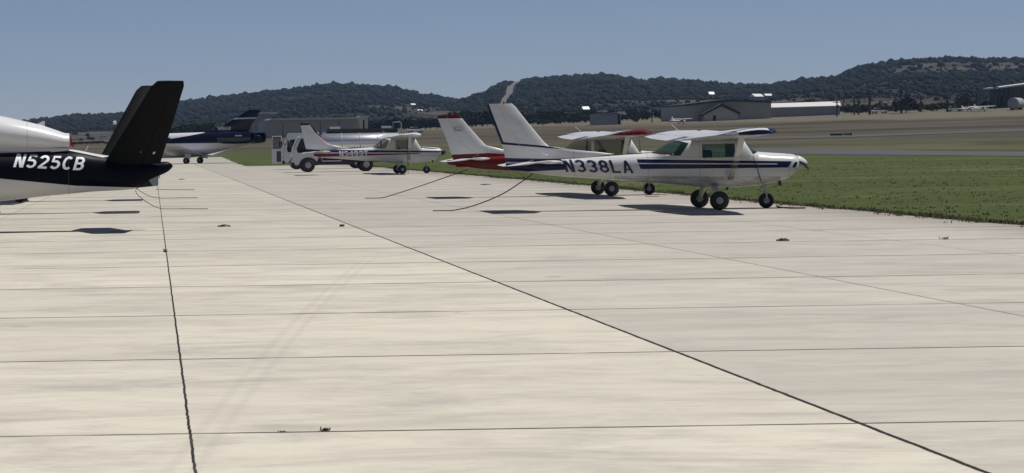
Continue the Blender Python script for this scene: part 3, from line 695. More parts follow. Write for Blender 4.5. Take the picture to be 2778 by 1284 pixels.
MB().tube([(-4.43 + .30 * q / 8, -.055, 2.035 + .05 * math.sin(q * math.pi / 8)) for q in range(9)], .006, 5).build('logo_arc', M['black'], R1)
# ---- further white, blue and red one
mB = painted('white_blue_red_livery', WHT, [
    (NAVY, [(-4.3, 1.24), (-1.5, 1.166), (-1.5, 1.058), (-4.3, 1.10)], XZ), (NAVY, [(-1.5, 1.166), (2.1, 1.07), (2.1, 1.0), (-1.5, 1.058)], XZ),
    ((0.14, 0.01, 0.02), [(-4.2, 1.05), (-1.5, 1.0), (-1.5, .906), (-4.2, .87)], XZ), ((0.14, 0.01, 0.02), [(-1.5, 1.0), (.9, .985), (.9, .945), (-1.5, .906)], XZ),
    (NAVY, [(-4.9, 1.30), (-4.0, 1.23), (-4.2, 1.14), (-4.9, 1.12)], XZ),
    (NAVY, [(-5.1, 2.42), (-4.1, 2.44), (-4.1, 2.6), (-5.1, 2.6)], XZ), (NAVY, [(-4.46, 2.55), (-4.05, 2.0), (-3.95, 2.02), (-4.36, 2.55)], XZ),
    ((0.25, 0.01, 0.02), [(-4.02, 1.98), (-3.40, 1.48), (-3.28, 1.52), (-3.90, 2.02)], XZ), (NAVY, [(1.00, 1.29), (1.9, 1.19), (1.9, 1.16), (1.0, 1.22)], XZ)], seams=((0, 1.02), (0, -.30)))
B1 = thing('light_airplane', "white airplane N5493T with blue and red stripes, parked before the fuel truck", 'airplane', (13.42, 135.2, AZ), math.radians(0.5), 'light airplanes tied down along the grass', 1.115)
finB = [(.985, -4.2, -4.50, .03), (1.12, -3.3, -4.53, .06), (1.22, -2.6, -4.55, .07), (1.28, -2.4, -4.56, .075), (1.36, -2.9, -4.59, .08), (1.48, -3.40, -4.62, .08), (1.62, -3.54, -4.65, .08), (2.1, -4.0, -4.75, .065), (2.46, -4.34, -4.82, .05), (2.52, -4.42, -4.80, .03)]
cessna(B1, mB, M['grey_glass'], finB, 0.60, 0.13, ("N5493T", M['ltr_white'], -2.95, .905, .235, 1.38, -.08, 0.006, 0.0), 4.9, True, False, 0.05, True)
# sun screens inside its windows
b = MB(); b.box(-.9, .72, -.44, -.42, 1.14, 1.62); b.build('sun_screen', M['cream'], B1); b = MB(); b.box(-.9, .72, .42, .44, 1.14, 1.62); b.build('sun_screen', M['cream'], B1)
# ---- two airplanes mostly hidden behind the dark tail on the left
for x, y, lab in ((-4.10, 62.4, "white airplane behind the dark V tail, its black wheels showing under the jet"), (-4.08, 77.0, "second white airplane behind the dark V tail, further off, its tan gear leg showing")):
    H1 = thing('light_airplane', lab, 'airplane', (x, y, AZ), math.pi, 'airplanes hidden behind the jet', 0.88)
    cessna(H1, mH, M['grey_glass'], finB, 0.60, 0, None, 5.0)

# ------------------------------------------------------------------ dark V-tail jet on the left (nose to -x)
def vjet():
    root = thing('small_jet', "white and navy jet with V tail and N525CB on its side, at the left edge", 'jet', (0, 48.7, AZ), math.radians(3.0))
    DK = (0.003, 0.0035, 0.009)
    mj = painted('white_navy_jet_livery', (0.55, 0.55, 0.55), [
        (DK, [(-2.0, 1.55), (-1.63, 1.575), (-.98, 1.43), (-.98, .90), (-1.47, .885), (-2.0, .945)], XZ), (DK, [(-.985, 1.43), (.1, 1.6), (.6, 1.6), (.6, .80), (-.3, .855), (-.985, .895)], XZ),
        (DK, [(-2.0, 1.57), (-3.2, 1.545), (-3.2, 1.08), (-2.0, .945)], XZ), (DK, [(-3.2, 1.545), (-8.6, 1.25), (-8.6, 1.15), (-3.2, 1.08)], XZ),
        (DK, [(-1.40, .885), (-.6, .98), (.3, .98), (.3, .83), (-.4, .835)], XZ)], 0.38, ((0, -1.66), (0, -3.3)), 0.05, 0.0, 0.06)
    st = [(-9.0, 1.12, 1.0, .06, 2), (-8.8, 1.25, .86, .25, 2.1), (-8.2, 1.42, .68, .48, 2.2), (-7.4, 1.62, .56, .68, 2.3), (-6.9, 1.80, .52, .75, 2.3), (-6.3, 2.02, .50, .80, 2.3), (-5.4, 2.08, .50, .82, 2.4), (-4.6, 1.95, .52, .78, 2.4), (-3.8, 1.72, .55, .70, 2.4),
          (-3.0, 1.62, .605, .60, 2.3), (-2.15, 1.61, .69, .48, 2.3), (-1.64, 1.60, .73, .40, 2.3), (-1.09, 1.50, .77, .32, 2.2), (-.6, 1.42, .785, .25, 2.2), (-.35, 1.385, .81, .20, 2.1), (-.18, 1.36, .92, .17, 2.1), (.11, 1.33, 1.05, .13, 2), (.27, 1.33, 1.12, .10, 2), (.36, 1.29, 1.19, .05, 2), (.39, 1.25, 1.23, .01, 2)]
    wins = [('cabin_window', [(-6.0, 1.82), (-5.3, 1.84), (-5.3, 1.52), (-6.0, 1.50)], M['dark_glass']), ('cabin_window', [(-5.1, 1.82), (-4.6, 1.78), (-4.6, 1.5), (-5.1, 1.52)], M['dark_glass']), ('windshield', [(-7.0, 1.74), (-6.45, 2.02), (-6.2, 1.95), (-6.3, 1.58), (-6.9, 1.55)], M['dark_glass'])]
    fus = body_with_windows(loft_body(st, 44, .07), mj, root, wins)
    # engine nacelle on the spine, open jet pipe with a red plug
    R = []; q = [(-4.5, 2.0, .16, .26), (-4.42, 2.0, .24, .34), (-4.1, 2.0, .34, .43), (-3.5, 1.97, .38, .47), (-2.98, 1.92, .36, .46), (-2.67, 1.885, .325, .44), (-2.17, 1.82, .265, .39), (-1.85, 1.765, .205, .32), (-1.72, 1.745, .175, .27), (-1.63, 1.74, .172, .25)]
    for x, z, rz, ry in q: R.append([(x, ry * math.cos(t), z + (rz * math.sin(t) if math.sin(t) > 0 else (rz * .95) * math.sin(t))) for t in [i * math.tau / 36 for i in range(36)]])
    k = 0.82; R += [[(-1.633 + 0.0, p[1] * k, 1.74 + (p[2] - 1.74) * k) for p in R[-1]], [(-1.95, p[1] * k, 1.75 + (p[2] - 1.74) * k) for p in R[-1]]]
    nac = MB().rings(R).build('engine_nacelle', painted('white_nacelle_paint', (0.62, 0.62, 0.62), [], 0.25, ((0, -2.45), (0, -3.4)), 0.05), root); autosmooth(nac, 35)
    MB().prism([(-3.9, 1.50), (-3.9, 1.66), (-1.64, 1.62), (-1.64, 1.56)], -.27, .27).build('nacelle_pylon', mj, root)
    MB().lathe([(-1.80, .13), (-1.70, .15), (-1.62, .145), (-1.60, .06)], 20, 'x', (0, 0, 1.735)).build('engine_plug', M['red'], root)
    MB().prism([(-1.63, 1.84), (-1.59, 1.85), (-1.57, 1.72), (-1.54, 1.66), (-1.56, 1.63), (-1.60, 1.70)], -.03, .0).build('warning_ribbon', M['red'], root)
    MB().prism([(-2.26, 2.10), (-2.14, 2.16), (-2.10, 2.16), (-2.10, 2.05), (-2.2, 2.04)], -.012, .012).build('blade_antenna', M['white'], root)
    MB().tube([(-1.31, 0, 1.57), (-1.26, 0, 1.67)], .012, 5).build('stub_antenna', M['white'], root)
    # V tail: two ruddervators leaning out
    mt = simple('black_tail_paint', (0.0065, 0.0072, 0.0082), 0.55, 0, 0.3, 2.5, spec=0.05)
    for s in (-1, 1):
        A, B = Vector((0, s * .12, 1.30)), Vector((0, s * 1.78, 2.86)); nrm = Vector((0, -s * (B.z - A.z), s * s * abs(B.y - A.y))).normalized()
        for f0, f1, nm in ((0, .66, 'v_tail_fin'), (.672, 1, 'ruddervator')):
            R = []
            for t in (0, .33, .66, .94, 1.0):
                P = A.lerp(B, t); fw = -.115 if s > 0 else .02; xl = -.99 + fw + .93 * t + (.05 if t == 1 else 0); xt = .12 + fw + .41 * t - (.04 if t == 1 else 0); th = .13 * (1 - .45 * t) * (.4 if t == 1 else 1)
                R.append([Vector((xl + (xt - xl) * f, P.y, P.z)) + nrm * d for f, d in foil(0, 1, th, 0, 1, f0, f1)])
            autosmooth(MB().rings(R).build(nm, mt, root), 45)
    # ventral strake with pale end
    MB().prism([(-1.0, .80), (-.35, .825), (.10, .86), (.10, 1.05), (-.3, 1.12), (-.9, .95)], -.045, .045).build('ventral_strake', painted('strake_paint', DK, [((0.24, 0.28, 0.33), [(.0, .84), (.2, .84), (.2, 1.06), (-.12, 1.03)], XZ)], 0.3, (), 0.03), root, False, .012)
    MB().lathe([(-.03, 0), (-.02, .03), (.03, .03), (.04, 0)], 8, 'x', (.10, 0, 1.03)).build('tail_light', M['white'], root)
    # small pale placards on the near fin
    for px, pz, w in ((-.27, 1.52, .03), (-.02, 1.48, .04)):
        y = -.12 - (pz - 1.30) * 1.66 / 1.56 - .075
        MB().prism([(px, pz), (px + w, pz + .005), (px + w + .02, pz + .07), (px + .015, pz + .075)], y - .004, y).build('placard', M['ltr_white'], root)
    # low wing and gear (outside the frame at left)
    for s in (-1, 1):
        surface([(0, -5.5, .62, -3.9, .60, .2), (s * 5.7, -5.1, .95, -4.3, .95, .1), (s * 5.85, -4.95, .97, -4.35, .97, .03)], 0, 1, mj, root, 'wing')
        MB().tube([(-4.4, s * 1.5, .62), (-4.4, s * 1.55, .22)], .04, 8).build('gear_leg', M['steel'], root); wheel(root, -4.4, s * 1.6, .2, .2, .14, .08)
    MB().tube([(-7.6, 0, .6), (-7.6, 0, .2)], .04, 8).build('nose_strut', M['steel'], root); wheel(root, -7.6, 0, .18, .18, .12, .07)
    registration("N525CB", M['ltr_white'], root, bvh_of(fus), -2.73, 1.275, .255, 1.34, .32, -1, 1, -.067)
vjet()

# ------------------------------------------------------------------ business jet, nose away to the left
def bizjet():
    ang = math.radians(-28); root = thing('business_jet', "white and navy business jet N966AB with swept tail, far off on the left", 'jet', (3.9, 240, AZ), ang)
    NV = (0.005, 0.006, 0.022); S = 1 / math.cos(ang)
    X = lambda x: (x - 3.9) * S
    mj = painted('white_navy_business_livery', (0.6, 0.6, 0.62), [
        (NV, [(X(-6), 2.15), (X(1.1), 2.30), (X(1.1), 2.0), (X(-6), 1.95)], XZ), (NV, [(X(1.1), 2.30), (X(3.9), 2.74), (X(3.9), 2.0), (X(1.1), 2.0)], XZ), (NV, [(X(3.9), 2.74), (X(6), 3.15), (X(11.2), 3.3), (X(11.2), 1.95), (X(3.9), 2.0)], XZ),
        (NV, [(X(5), 3.0), (X(12), 3.0), (X(12), 6), (X(5), 6)], XZ), ((0.55, 0.55, 0.57), [(X(7.3), 4.21), (X(10.2), 4.25), (X(10.2), 4.36), (X(7.6), 4.36)], XZ),
        ((0.44, 0.44, 0.48), [(X(-6), 1.2), (X(9.5), 1.5), (X(9.5), 0), (X(-6), 0)], XZ)], 0.25, (), 0.05)
    st = [(X(-4.6), 1.7, 1.45, .1, 2), (X(-4.2), 2.0, 1.15, .45, 2.1), (X(-3.4), 2.35, .85, .75, 2.2), (X(-2.8), 2.75, .7, .92, 2.3), (X(-2.0), 2.95, .62, .97, 2.3), (X(0.4), 2.98, .58, .97, 2.3), (X(3), 3.02, .62, .95, 2.3), (X(5.5), 3.05, .95, .85, 2.2), (X(7.8), 3.0, 1.5, .62, 2.2), (X(9.2), 2.93, 1.85, .40, 2.1), (X(9.9), 2.75, 2.1, .22, 2), (X(10.2), 2.6, 2.35, .06, 2)]
    wins = [('cabin_window', [(X(a), 2.58), (X(a + .32), 2.58), (X(a + .32), 2.30), (X(a), 2.30)], M['dark_glass']) for a in (-1.6, -.8, .0, .9, 1.8, 2.8)] + [('windshield', [(X(-3.25), 2.42), (X(-2.75), 2.76), (X(-2.45), 2.7), (X(-2.6), 2.4)], M['dark_glass'])]
    body_with_windows(loft_body(st, 36, .14), mj, root, wins)
    fin = fin_surface([(2.9, X(4.2), X(9.2), .2), (3.08, X(5.0), X(9.2), .2), (3.18, X(5.85), X(9.25), .22), (3.6, X(6.75), X(9.4), .22), (4.2, X(7.75), X(9.85), .2), (5.0, X(9.05), X(10.32), .16), (5.09, X(9.25), X(10.3), .06)], 0, 1, mj, root, 'tail_fin')
    registration("N966AB", M['ltr_white'], root, bvh_of(fin), X(6.35), 3.22, .32, 1.2 * S, .1, -1, 1, 0, .012)
    for s in (-1, 1):
        surface([(s * .2, X(8.0), 2.90, X(9.9), 2.90, .16), (s * 1.5, X(8.8), 2.95, X(10.1), 2.95, .08)], 0, 1, simple('navy_tailplane', NV, .3), root, 'tailplane', 0)
        nac = MB().lathe([(0, .38), (.05, .48), (.6, .57), (1.8, .60), (3.0, .55), (3.6, .48), (3.55, .42), (3.0, .38)], 24, 'x', (X(6.9), s * 1.25, 2.45)).build('engine_nacelle', simple('navy_nacelle', NV, .22), root); autosmooth(nac, 40)
        MB().box(X(7.2), X(8.8), min(s * .4, s * 1.0), max(s * .6, s * 1.0), 2.3, 2.45).build('engine_pylon', M['navy'], root)
        surface([(s * .5, X(1.6), .85, X(5.4), .80, .3), (s * 7.5, X(4.2), 1.95, X(5.6), 1.93, .12)], 0, 1, mj, root, 'wing')
        MB().tube([(0, s * 1.35, .95), (0, s * 1.4, .3)], .07, 8).build('gear_leg', M['steel'], root); MB().box(-.1, .55, s * 1.55 - .03, s * 1.55 + .03, .55, 1.1).build('gear_door', M['white'], root)
        wheel(root, 0, s * 1.45, .33, .33, .3, .14)
    MB().tube([(X(-3.0), 0, .8), (X(-3.0), 0, .25)], .05, 8).build('nose_strut', M['steel'], root); wheel(root, X(-3.0), 0, .25, .25, .2, .1)
    lettering("Hawker", M['ltr_white'], root, bvh_of(*[c for c in root.children if c.name.startswith('engine_nacelle')]), X(8.7), 2.58, .15, .70, .1, -1, 1, .01, 0, .012, 'logo')
    MB().prism([(X(4.8), .95), (X(5.2), .95), (X(5.3), .55), (X(5.15), .5)], -.03, .03).build('belly_antenna', M['white'], root)
bizjet()

# ------------------------------------------------------------------ trucks
M['truck_white'] = simple('truck_white', (0.53, 0.54, 0.55), 0.4, 0, 0.08, 2)
M['tank'] = simple('brushed_tank_metal', (0.62, 0.63, 0.65), 0.28, 0.85, 0.12, 3)
M['cat'] = simple('dark_walkway', (0.05, 0.055, 0.065), 0.6)
def cab(root, x0, front=0.37, top=2.2, w=1.0, y0=0.0):
    """flat-nosed cab, nose towards -x"""
    pr = [(x0, .46), (x0 - .02, 1.10), (x0 + .03, 1.35), (x0 + front, 2.12), (x0 + front + .1, top), (x0 + 1.55, top), (x0 + 1.60, top - .1), (x0 + 1.60, 1.0), (x0 + 1.45, .62), (x0 + .55, .46)]
    c = MB().prism(pr, y0 - w, y0 + w).build('cab', M['truck_white'], root, False, .03)
    for s in (-1, 1):
        y = y0 + s * (w + .004)
        d = MB().prism([(x0 + .30, 1.18), (x0 + .24, 1.42), (x0 + .50, 2.02), (x0 + 1.15, 2.05), (x0 + 1.15, 1.28), (x0 + .62, 1.16)], min(y, y + s * .01), max(y, y + s * .01)).build('side_window', M['dark_glass'], root)
        MB().tube([(x0 + .12, y0 + s * w, 1.72), (x0 - .12, y0 + s * (w + .22), 1.78)], .015, 6).box(x0 - .20, x0 - .10, y0 + s * (w + .14), y0 + s * (w + .34), 1.52, 1.92).build('mirror', M['black'], root)
        MB().box(x0 + 1.0, x0 + 1.14, min(y, y + s * .02), max(y, y + s * .02), 1.05, 1.09).build('door_handle', M['black'], root)
        MB().box(x0 - .05, x0 + .0, y0 + s * .62 - .14, y0 + s * .62 + .14, .72, .90).build('headlight', M['hub'], root)
    a, b = Vector((x0 + .035, 0, 1.39)), Vector((x0 + front - .04, 0, 2.06)); n = Vector((-(b.z - a.z), 0, b.x - a.x)).normalized() * .012
    MB().add([(a.x + n.x, y0 - w * .9, a.z + n.z), (a.x + n.x, y0 + w * .9, a.z + n.z), (b.x + n.x, y0 + w * .84, b.z + n.z), (b.x + n.x, y0 - w * .84, b.z + n.z), (a.x - n.x, y0 - w * .9, a.z - n.z), (a.x - n.x, y0 + w * .9, a.z - n.z), (b.x - n.x, y0 + w * .84, b.z - n.z), (b.x - n.x, y0 - w * .84, b.z - n.z)],
             [(0, 1, 2, 3), (7, 6, 5, 4), (0, 4, 5, 1), (1, 5, 6, 2), (2, 6, 7, 3), (3, 7, 4, 0)]).build('windshield', M['dark_glass'], root)
    MB().box(x0 - .10, x0 + .12, y0 - w, y0 + w, .38, .60).build('bumper', M['black'], root, False, .02)
    for s in (-1, 1):   # dark wheel arch
        y = y0 + s * (w + .003)
        MB().prism([(x0 + .92 + .56 * math.cos(t), .40 + .50 * math.sin(t)) for t in [i * math.pi / 12 for i in range(13)]], min(y, y + s * .006), max(y, y + s * .006)).build('wheel_arch', M['black'], root)
def fuel_truck():
    root = thing('fuel_truck', "white flat nosed fuel truck with silver tank, behind the blue and red striped airplane", 'truck', (8.42, 150.6, AZ))
    cab(root, 0)
    MB().box(.6, 6.3, -.42, .42, .55, .78).build('chassis', M['black'], root)
    for x in (.92, 4.42):
        for s in (-1, 1): wheel(root, x, s * .92, .41, .41, .3, .20)
    for s in (-1, 1): wheel(root, 4.42, s * .60, .41, .41, .26, .2)
    MB().box(1.3, 3.6, -.8, .8, .42, .80).build('side_boxes', M['black'], root, False, .03)
    R = []
    for x, k in ((1.86, .82), (1.90, .96), (2.0, 1), (6.35, 1), (6.45, .96), (6.49, .82)): R.append([(x, 1.0 * k * math.cos(t), 1.72 + .68 * k * math.sin(t)) for t in [i * math.tau / 36 for i in range(36)]])
    autosmooth(MB().rings(R).build('tank', M['tank'], root), 40)
    for x in (2.95, 4.05, 5.1):
        MB().rings([[(x + d, 1.012 * math.cos(t), 1.72 + .692 * math.sin(t)) for t in [i * math.tau / 36 for i in range(36)]] for d in (0, .05)]).build('tank_band', M['hub'], root, True)
    cw = MB().box(2.1, 6.4, -.45, .45, 2.38, 2.58).build('top_walkway', M['cat'], root)
    for x in (2.3, 5.4): MB().box(x, x + .62, -.46, -.40, 2.58, 2.72).build('hatch_box', M['ltr_white'], root)
    MB().tube([(6.1, -.45, 2.55), (6.1, -.45, 2.92), (6.55, -.45, 2.95), (6.62, -.45, 2.85), (6.62, -.45, 1.2)], .03, 6).tube([(6.62, -.2, 2.9), (6.62, -.2, 1.2)], .025, 6).build('ladder', M['steel'], root)
    MB().box(2.1, 6.4, -1.08, -.98, 1.62, 1.80).build('side_rail', M['white'], root, False, .02)
    MB().box(2.15, 6.3, -1.06, 1.06, 1.02, 1.20).build('tank_bed', M['truck_white'], root)
    MB().lathe([(-.35, .30), (-.33, .34), (-.28, .2), (.28, .2), (.33, .34), (.35, .30)], 20, 'y', (1.74, -.62, 1.72)).build('hose_reel', M['red'], root)
    MB().lathe([(-.27, .19), (-.27, .29), (.27, .29), (.27, .19)], 18, 'y', (1.74, -.62, 1.72)).build('hose', M['black'], root)
    MB().tube([(1.75, -1.02, .98), (1.75, -1.02, .66), (2.9, -1.02, .66), (2.9, -1.02, .98)], .03, 6).build('step_frame', M['white'], root)
    MB().box(1.66, 2.6, -1.0, 1.0, .86, 1.05).build('red_deck', M['red'], root)
fuel_truck()
def service_truck():
    root = thing('service_truck', "second white truck with its door swung open, left of and behind the fuel truck", 'truck', (8.88, 170, AZ))
    cab(root, 0, .30, 2.47)
    MB().box(1.70, 6.6, -1.1, 1.1, .75, 2.3).build('box_body', M['truck_white'], root, False, .04)
    MB().box(.6, 6.5, -.4, .4, .5, .74).build('chassis', M['black'], root)
    for x in (.92, 5.0):
        for s in (-1, 1): wheel(root, x, s * .92, .41, .41, .3, .2)
    # the door swung right round, standing forward of the cab
    d = MB().box(-.80, -.10, -1.30, -1.24, .42, 1.42).build('open_door', M['truck_white'], root, False, .015)
    MB().tube([(-.78, -1.27, 1.42), (-.74, -1.27, 2.26), (-.14, -1.27, 2.26), (-.12, -1.27, 1.42)], .035, 6).build('window_frame', M['truck_white'], d)
    MB().box(-.73, -.15, -1.275, -1.265, 1.42, 2.24).build('window_pane', M['grey_glass'], d)
    MB().box(-.48, -.18, -1.315, -1.302, .52, 1.25).build('door_lining', M['seat'], d)
    MB().box(-.84, -.70, -1.30, -1.12, 1.56, 1.86).build('mirror', M['hub'], d)
service_truck()

# ------------------------------------------------------------------ ropes, anchors, weeds on the ramp
def rope(pts, r, label, mat=None, group='tie-down ropes'):
    P = [Vector(p) for p in pts]; Q = []
    for i in range(len(P) - 1):
        p0, p1, p2, p3 = P[max(i - 1, 0)], P[i], P[i + 1], P[min(i + 2, len(P) - 1)]
        for t in [j / 8 for j in range(8)]:
            Q.append(0.5 * ((2 * p1) + (p2 - p0) * t + (2 * p0 - 5 * p1 + 4 * p2 - p3) * t * t + (3 * p1 - p0 - 3 * p2 + p3) * t ** 3))
    Q.append(P[-1]); Q = [Vector((q.x, q.y, max(q.z, AZ + r * .8))) for q in Q]
    tag(MB().tube(Q, r, 6).build('tie_down_rope', mat or M['rope'], None, True), label, 'rope', group)
gz = AZ + .012
rope([(8.76, 57.4, .90), (8.15, 57.9, .45), (7.55, 58.6, .16), (7.05, 58.9, gz), (6.62, 59.0, gz)], .013, "taut dark rope from the tail of the navy striped airplane down to the concrete")
rope([(9.28, 73.4, .85), (8.2, 73.6, .48), (7.2, 73.8, .16), (6.75, 73.9, gz), (6.30, 74.0, gz)], .013, "taut dark rope from the red tail down to the concrete")
rope([(-.1, 62.4, .80), (-.45, 63.8, .55), (-.2, 64.6, .25), (.22, 64.9, gz), (.8, 64.6, gz), (1.40, 64.1, gz)], .009, "slack rope lying right of the dark V tail, nearest of three")
rope([(-.2, 77.0, .80), (-.55, 78.2, .45), (-.2, 78.6, .15), (.2, 78.8, gz), (.9, 78.6, gz), (1.40, 78.4, gz)], .010, "slack rope lying right of the dark V tail, middle of three")
rope([(.1, 95.5, gz), (.6, 94.6, gz), (1.1, 93.8, gz), (1.55, 93.3, gz)], .010, "slack rope lying right of the dark V tail, furthest of three")
x2, z2 = at(1738, 495, 70.8)
rope([(x2 - .02, 70.8, 1.66), (13.92, 70.75, .6), (14.0, 70.7, gz), (14.35, 70.6, gz)], .011, "thin pale rope hanging from the wing of the red airplane to the ground", M['rope_tan'])
rope([(13.62, 133.0, 1.9), (13.62, 132.9, .6), (13.62, 132.8, gz)], .016, "thin rope hanging from the wing of the airplane by the fuel truck", M['rope'])
rope([(14.30, 57.1, .08), (14.36, 56.9, gz), (14.48, 56.4, gz), (14.75, 56.3, gz)], .02, "short dark strap lying by the nose wheel of the navy striped airplane")
def anchor(u, v, w, d, lab):
    a, b = ab(u, v); y = F * EYE / (b * F); x = a * y
    root = thing('tie_down_anchor', lab, 'anchor', (x, y, AZ), 0, 'tie-down anchors in the concrete')
    R = []
    for k, z in ((1, .002), (.9, .022), (.45, .03)): R.append([(w * k * (1 + .15 * math.sin(t * 3)) * math.cos(t), d * k * math.sin(t), z) for t in [i * math.tau / 18 for i in range(18)]])
    MB().rings(R).build('pocket_plate', M['black'], root)
    MB().tube([(.045 * math.cos(t), .045 * math.sin(t), .034) for t in [i * math.tau / 10 for i in range(11)]], .008, 6).build('ring', M['black'], root)
anchor(608, 619, .13, .16, "dark anchor pocket in the concrete between the two left joints")
anchor(928, 619, .05, .10, "small dark anchor beside the long black joint, level with the jet shadow")
anchor(2125, 659, .10, .10, "dark anchor pocket in front of the nearest airplane's wheels")
anchor(493, 489, .16, .30, "dark anchor pocket just right of the V tail cone")
anchor(1318, 504, .20, .25, "dark anchor pocket under the red tail")
def weed(u, v, w, h, n, lab):
    a, b = ab(u, v); y = EYE / b; x = a * y
    V = []; Fc = []
    for _ in range(n):
        px = random.gauss(0, w * .28); py = random.gauss(0, .012); ang = random.gauss(0, .8); l = h * random.uniform(.5, 1.1); i = len(V); dx = math.sin(ang) * l; dz = math.cos(ang) * l
        V += [(px - .003, py, 0), (px + .003, py, 0), (px + dx * .55 + .003, py + random.gauss(0, .01), dz * .7), (px + dx * .55 - .003, py, dz * .7), (px + dx, py + random.gauss(0, .02), dz * .85)]; Fc += [(i, i + 1, i + 2, i + 3), (i + 3, i + 2, i + 4)]
    o = mk('weed_tuft', V, Fc, M['weed']); o.location = (x, y, AZ); tag(o, lab, 'weed', 'weeds in the concrete joints')
M['weed'] = simple('dry_weed', (0.055, 0.055, 0.03), .9)
weed(883, 1184, .05, .028, 30, "spiky weed growing in the nearest cross joint")
weed(767, 1187, .035, .009, 22, "flat weed in the nearest cross joint, left of the spiky one")
weed(2564, 655, .12, .07, 26, "weed sprouting from the concrete near the grass edge at right")
weed(448, 690, .05, .07, 20, "small weed beside the left long joint")
weed(1420, 462 + 24, .1, .15, 30, "weed at the grass edge behind the tail rope")

# ------------------------------------------------------------------ far buildings
M['metal_wall'] = simple('ribbed_metal_wall', (0.42, 0.385, 0.32), .7, 0, .12, .6)
M['metal_wall2'] = simple('grey_green_metal_wall', (0.35, 0.335, 0.28), .7, 0, .10, .6)
M['pale_wall'] = simple('pale_tan_wall', (0.60, 0.57, 0.45), .8, 0, .08, .6)
M['roof_white'] = simple('white_metal_roof', (0.62, 0.61, 0.57), .5, 0, .06, .6)
M['roof_dark'] = simple('dark_roof_edge', (0.03, 0.032, 0.033), .7)
M['entry'] = simple('lighter_grey_metal', (0.46, 0.44, 0.37), .7, 0, .08, .6)
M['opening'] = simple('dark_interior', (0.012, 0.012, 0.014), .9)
M['slate_wall'] = simple('slate_grey_metal', (0.27, 0.275, 0.295), .7, 0, .08, .6)
def front(u0, v0, u1, v1):
    """frontage between two ground pixels: origin at the left foot, length, yaw"""
    x0, y0, z0 = hit(u0, v0); x1, y1, z1 = hit(u1, v1)
    return x0, y0, min(z0, z1) - .3, math.hypot(x1 - x0, y1 - y0), math.atan2(y1 - y0, x1 - x0)
def long_hangar():
    y = 640.0; x0, _ = at(716, 374, y); x1, _ = at(972, 364, y); L = x1 - x0; z = terrain(x0, y) - .8
    root = thing('metal_hangar', "long low grey metal hangar with a pale roof edge, behind the trucks", 'hangar', (x0, y, z), math.radians(2))
    h = at(732, 327, y)[1] - z
    MB().box(0, L, 0, 18, 0, h).build('wall', M['metal_wall'], root)
    MB().prism([(-.8, h), (9, h + .12), (18.8, h), (18.8, h + .35), (9, h + .5), (-.8, h + .48)], 1.6, L + .4, 'x').build('roof', M['roof_white'], root)
    for i in range(1, 5): MB().box(L * i / 5 - .06, L * i / 5 + .06, -.08, -.003, 0, h - .5).build('door_rail', M['roof_dark'], root)
    MB().box(L * .84, L * .94, -.05, -.003, 1.8, h - 1.0).build('window', M['hub'], root)
long_hangar()
def annex():
    y = 646.0; x0, z0 = at(970, 318, y); x1, _ = at(992, 318, y); z = terrain(x0, y) - .8
    root = thing('annex_building', "narrow pale tan building at the right end of the long grey hangar", 'building', (x0 + .6, y, z))
    L = x1 - x0; MB().box(0, L, 0, 9, 0, z0 - z).build('wall', M['pale_wall'], root)
    MB().box(-.2, L + .2, -.3, 9.2, z0 - z + .003, z0 - z + .3).build('roof', M['roof_white'], root)
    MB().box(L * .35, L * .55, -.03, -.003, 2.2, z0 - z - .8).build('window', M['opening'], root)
annex()
def rear_hangar():
    y = 700.0; x0, z1 = at(688, 310, y); x1, _ = at(752, 307, y); z = terrain(x0, y) - 1
    root = thing('metal_hangar', "taller grey hangar whose white roof edge shows right of the business jet's fin", 'hangar', (x0, y, z))
    L = x1 - x0; h = z1 - z; MB().box(0, L - 2.2, 0, 14, 0, h).build('wall', M['slate_wall'], root)
    MB().prism([(-1.2, h + .003), (14.3, h + .1), (14.3, h + .5), (-1.2, h + .45)], -.3, L, 'x').build('roof', M['roof_white'], root)
rear_hangar()
def small_shed():
    x0, y0, z, L, yaw = front(1607, 341, 1682, 338.5); k = y0 / F
    root = thing('open_shed', "small slate grey lean-to shed with open dark end, alone in the dry field", 'shed', (x0, y0, z), yaw * .2)
    h0, h1 = (341 - 314) * k + .3, (339 - 304) * k + .3; Lw = L * .90
    MB().prism([(0, 0), (Lw, 0), (Lw, h1 - .5), (0, h0)], 0, 6).build('wall', M['slate_wall'], root)
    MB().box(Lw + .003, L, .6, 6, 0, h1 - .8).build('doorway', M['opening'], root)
    MB().box(L - .15, L + .1, 0, .25, 0, h1 - .6).build('post', M['slate_wall'], root)
    MB().prism([(-.2, h0 + .003), (L * 1.17, h1 - .1), (L * 1.17, h1 + .25), (-.2, h0 + .25)], .2, 6.4).build('roof', M['slate_wall'], root)
    MB().prism([(Lw * .98, h1 - .35), (L * 1.2, h1 - .75), (L * 1.2, h1 - .2), (Lw * 1.02, h1 + .28)], -.3, .1).build('roof_flap', M['white'], root)
small_shed()
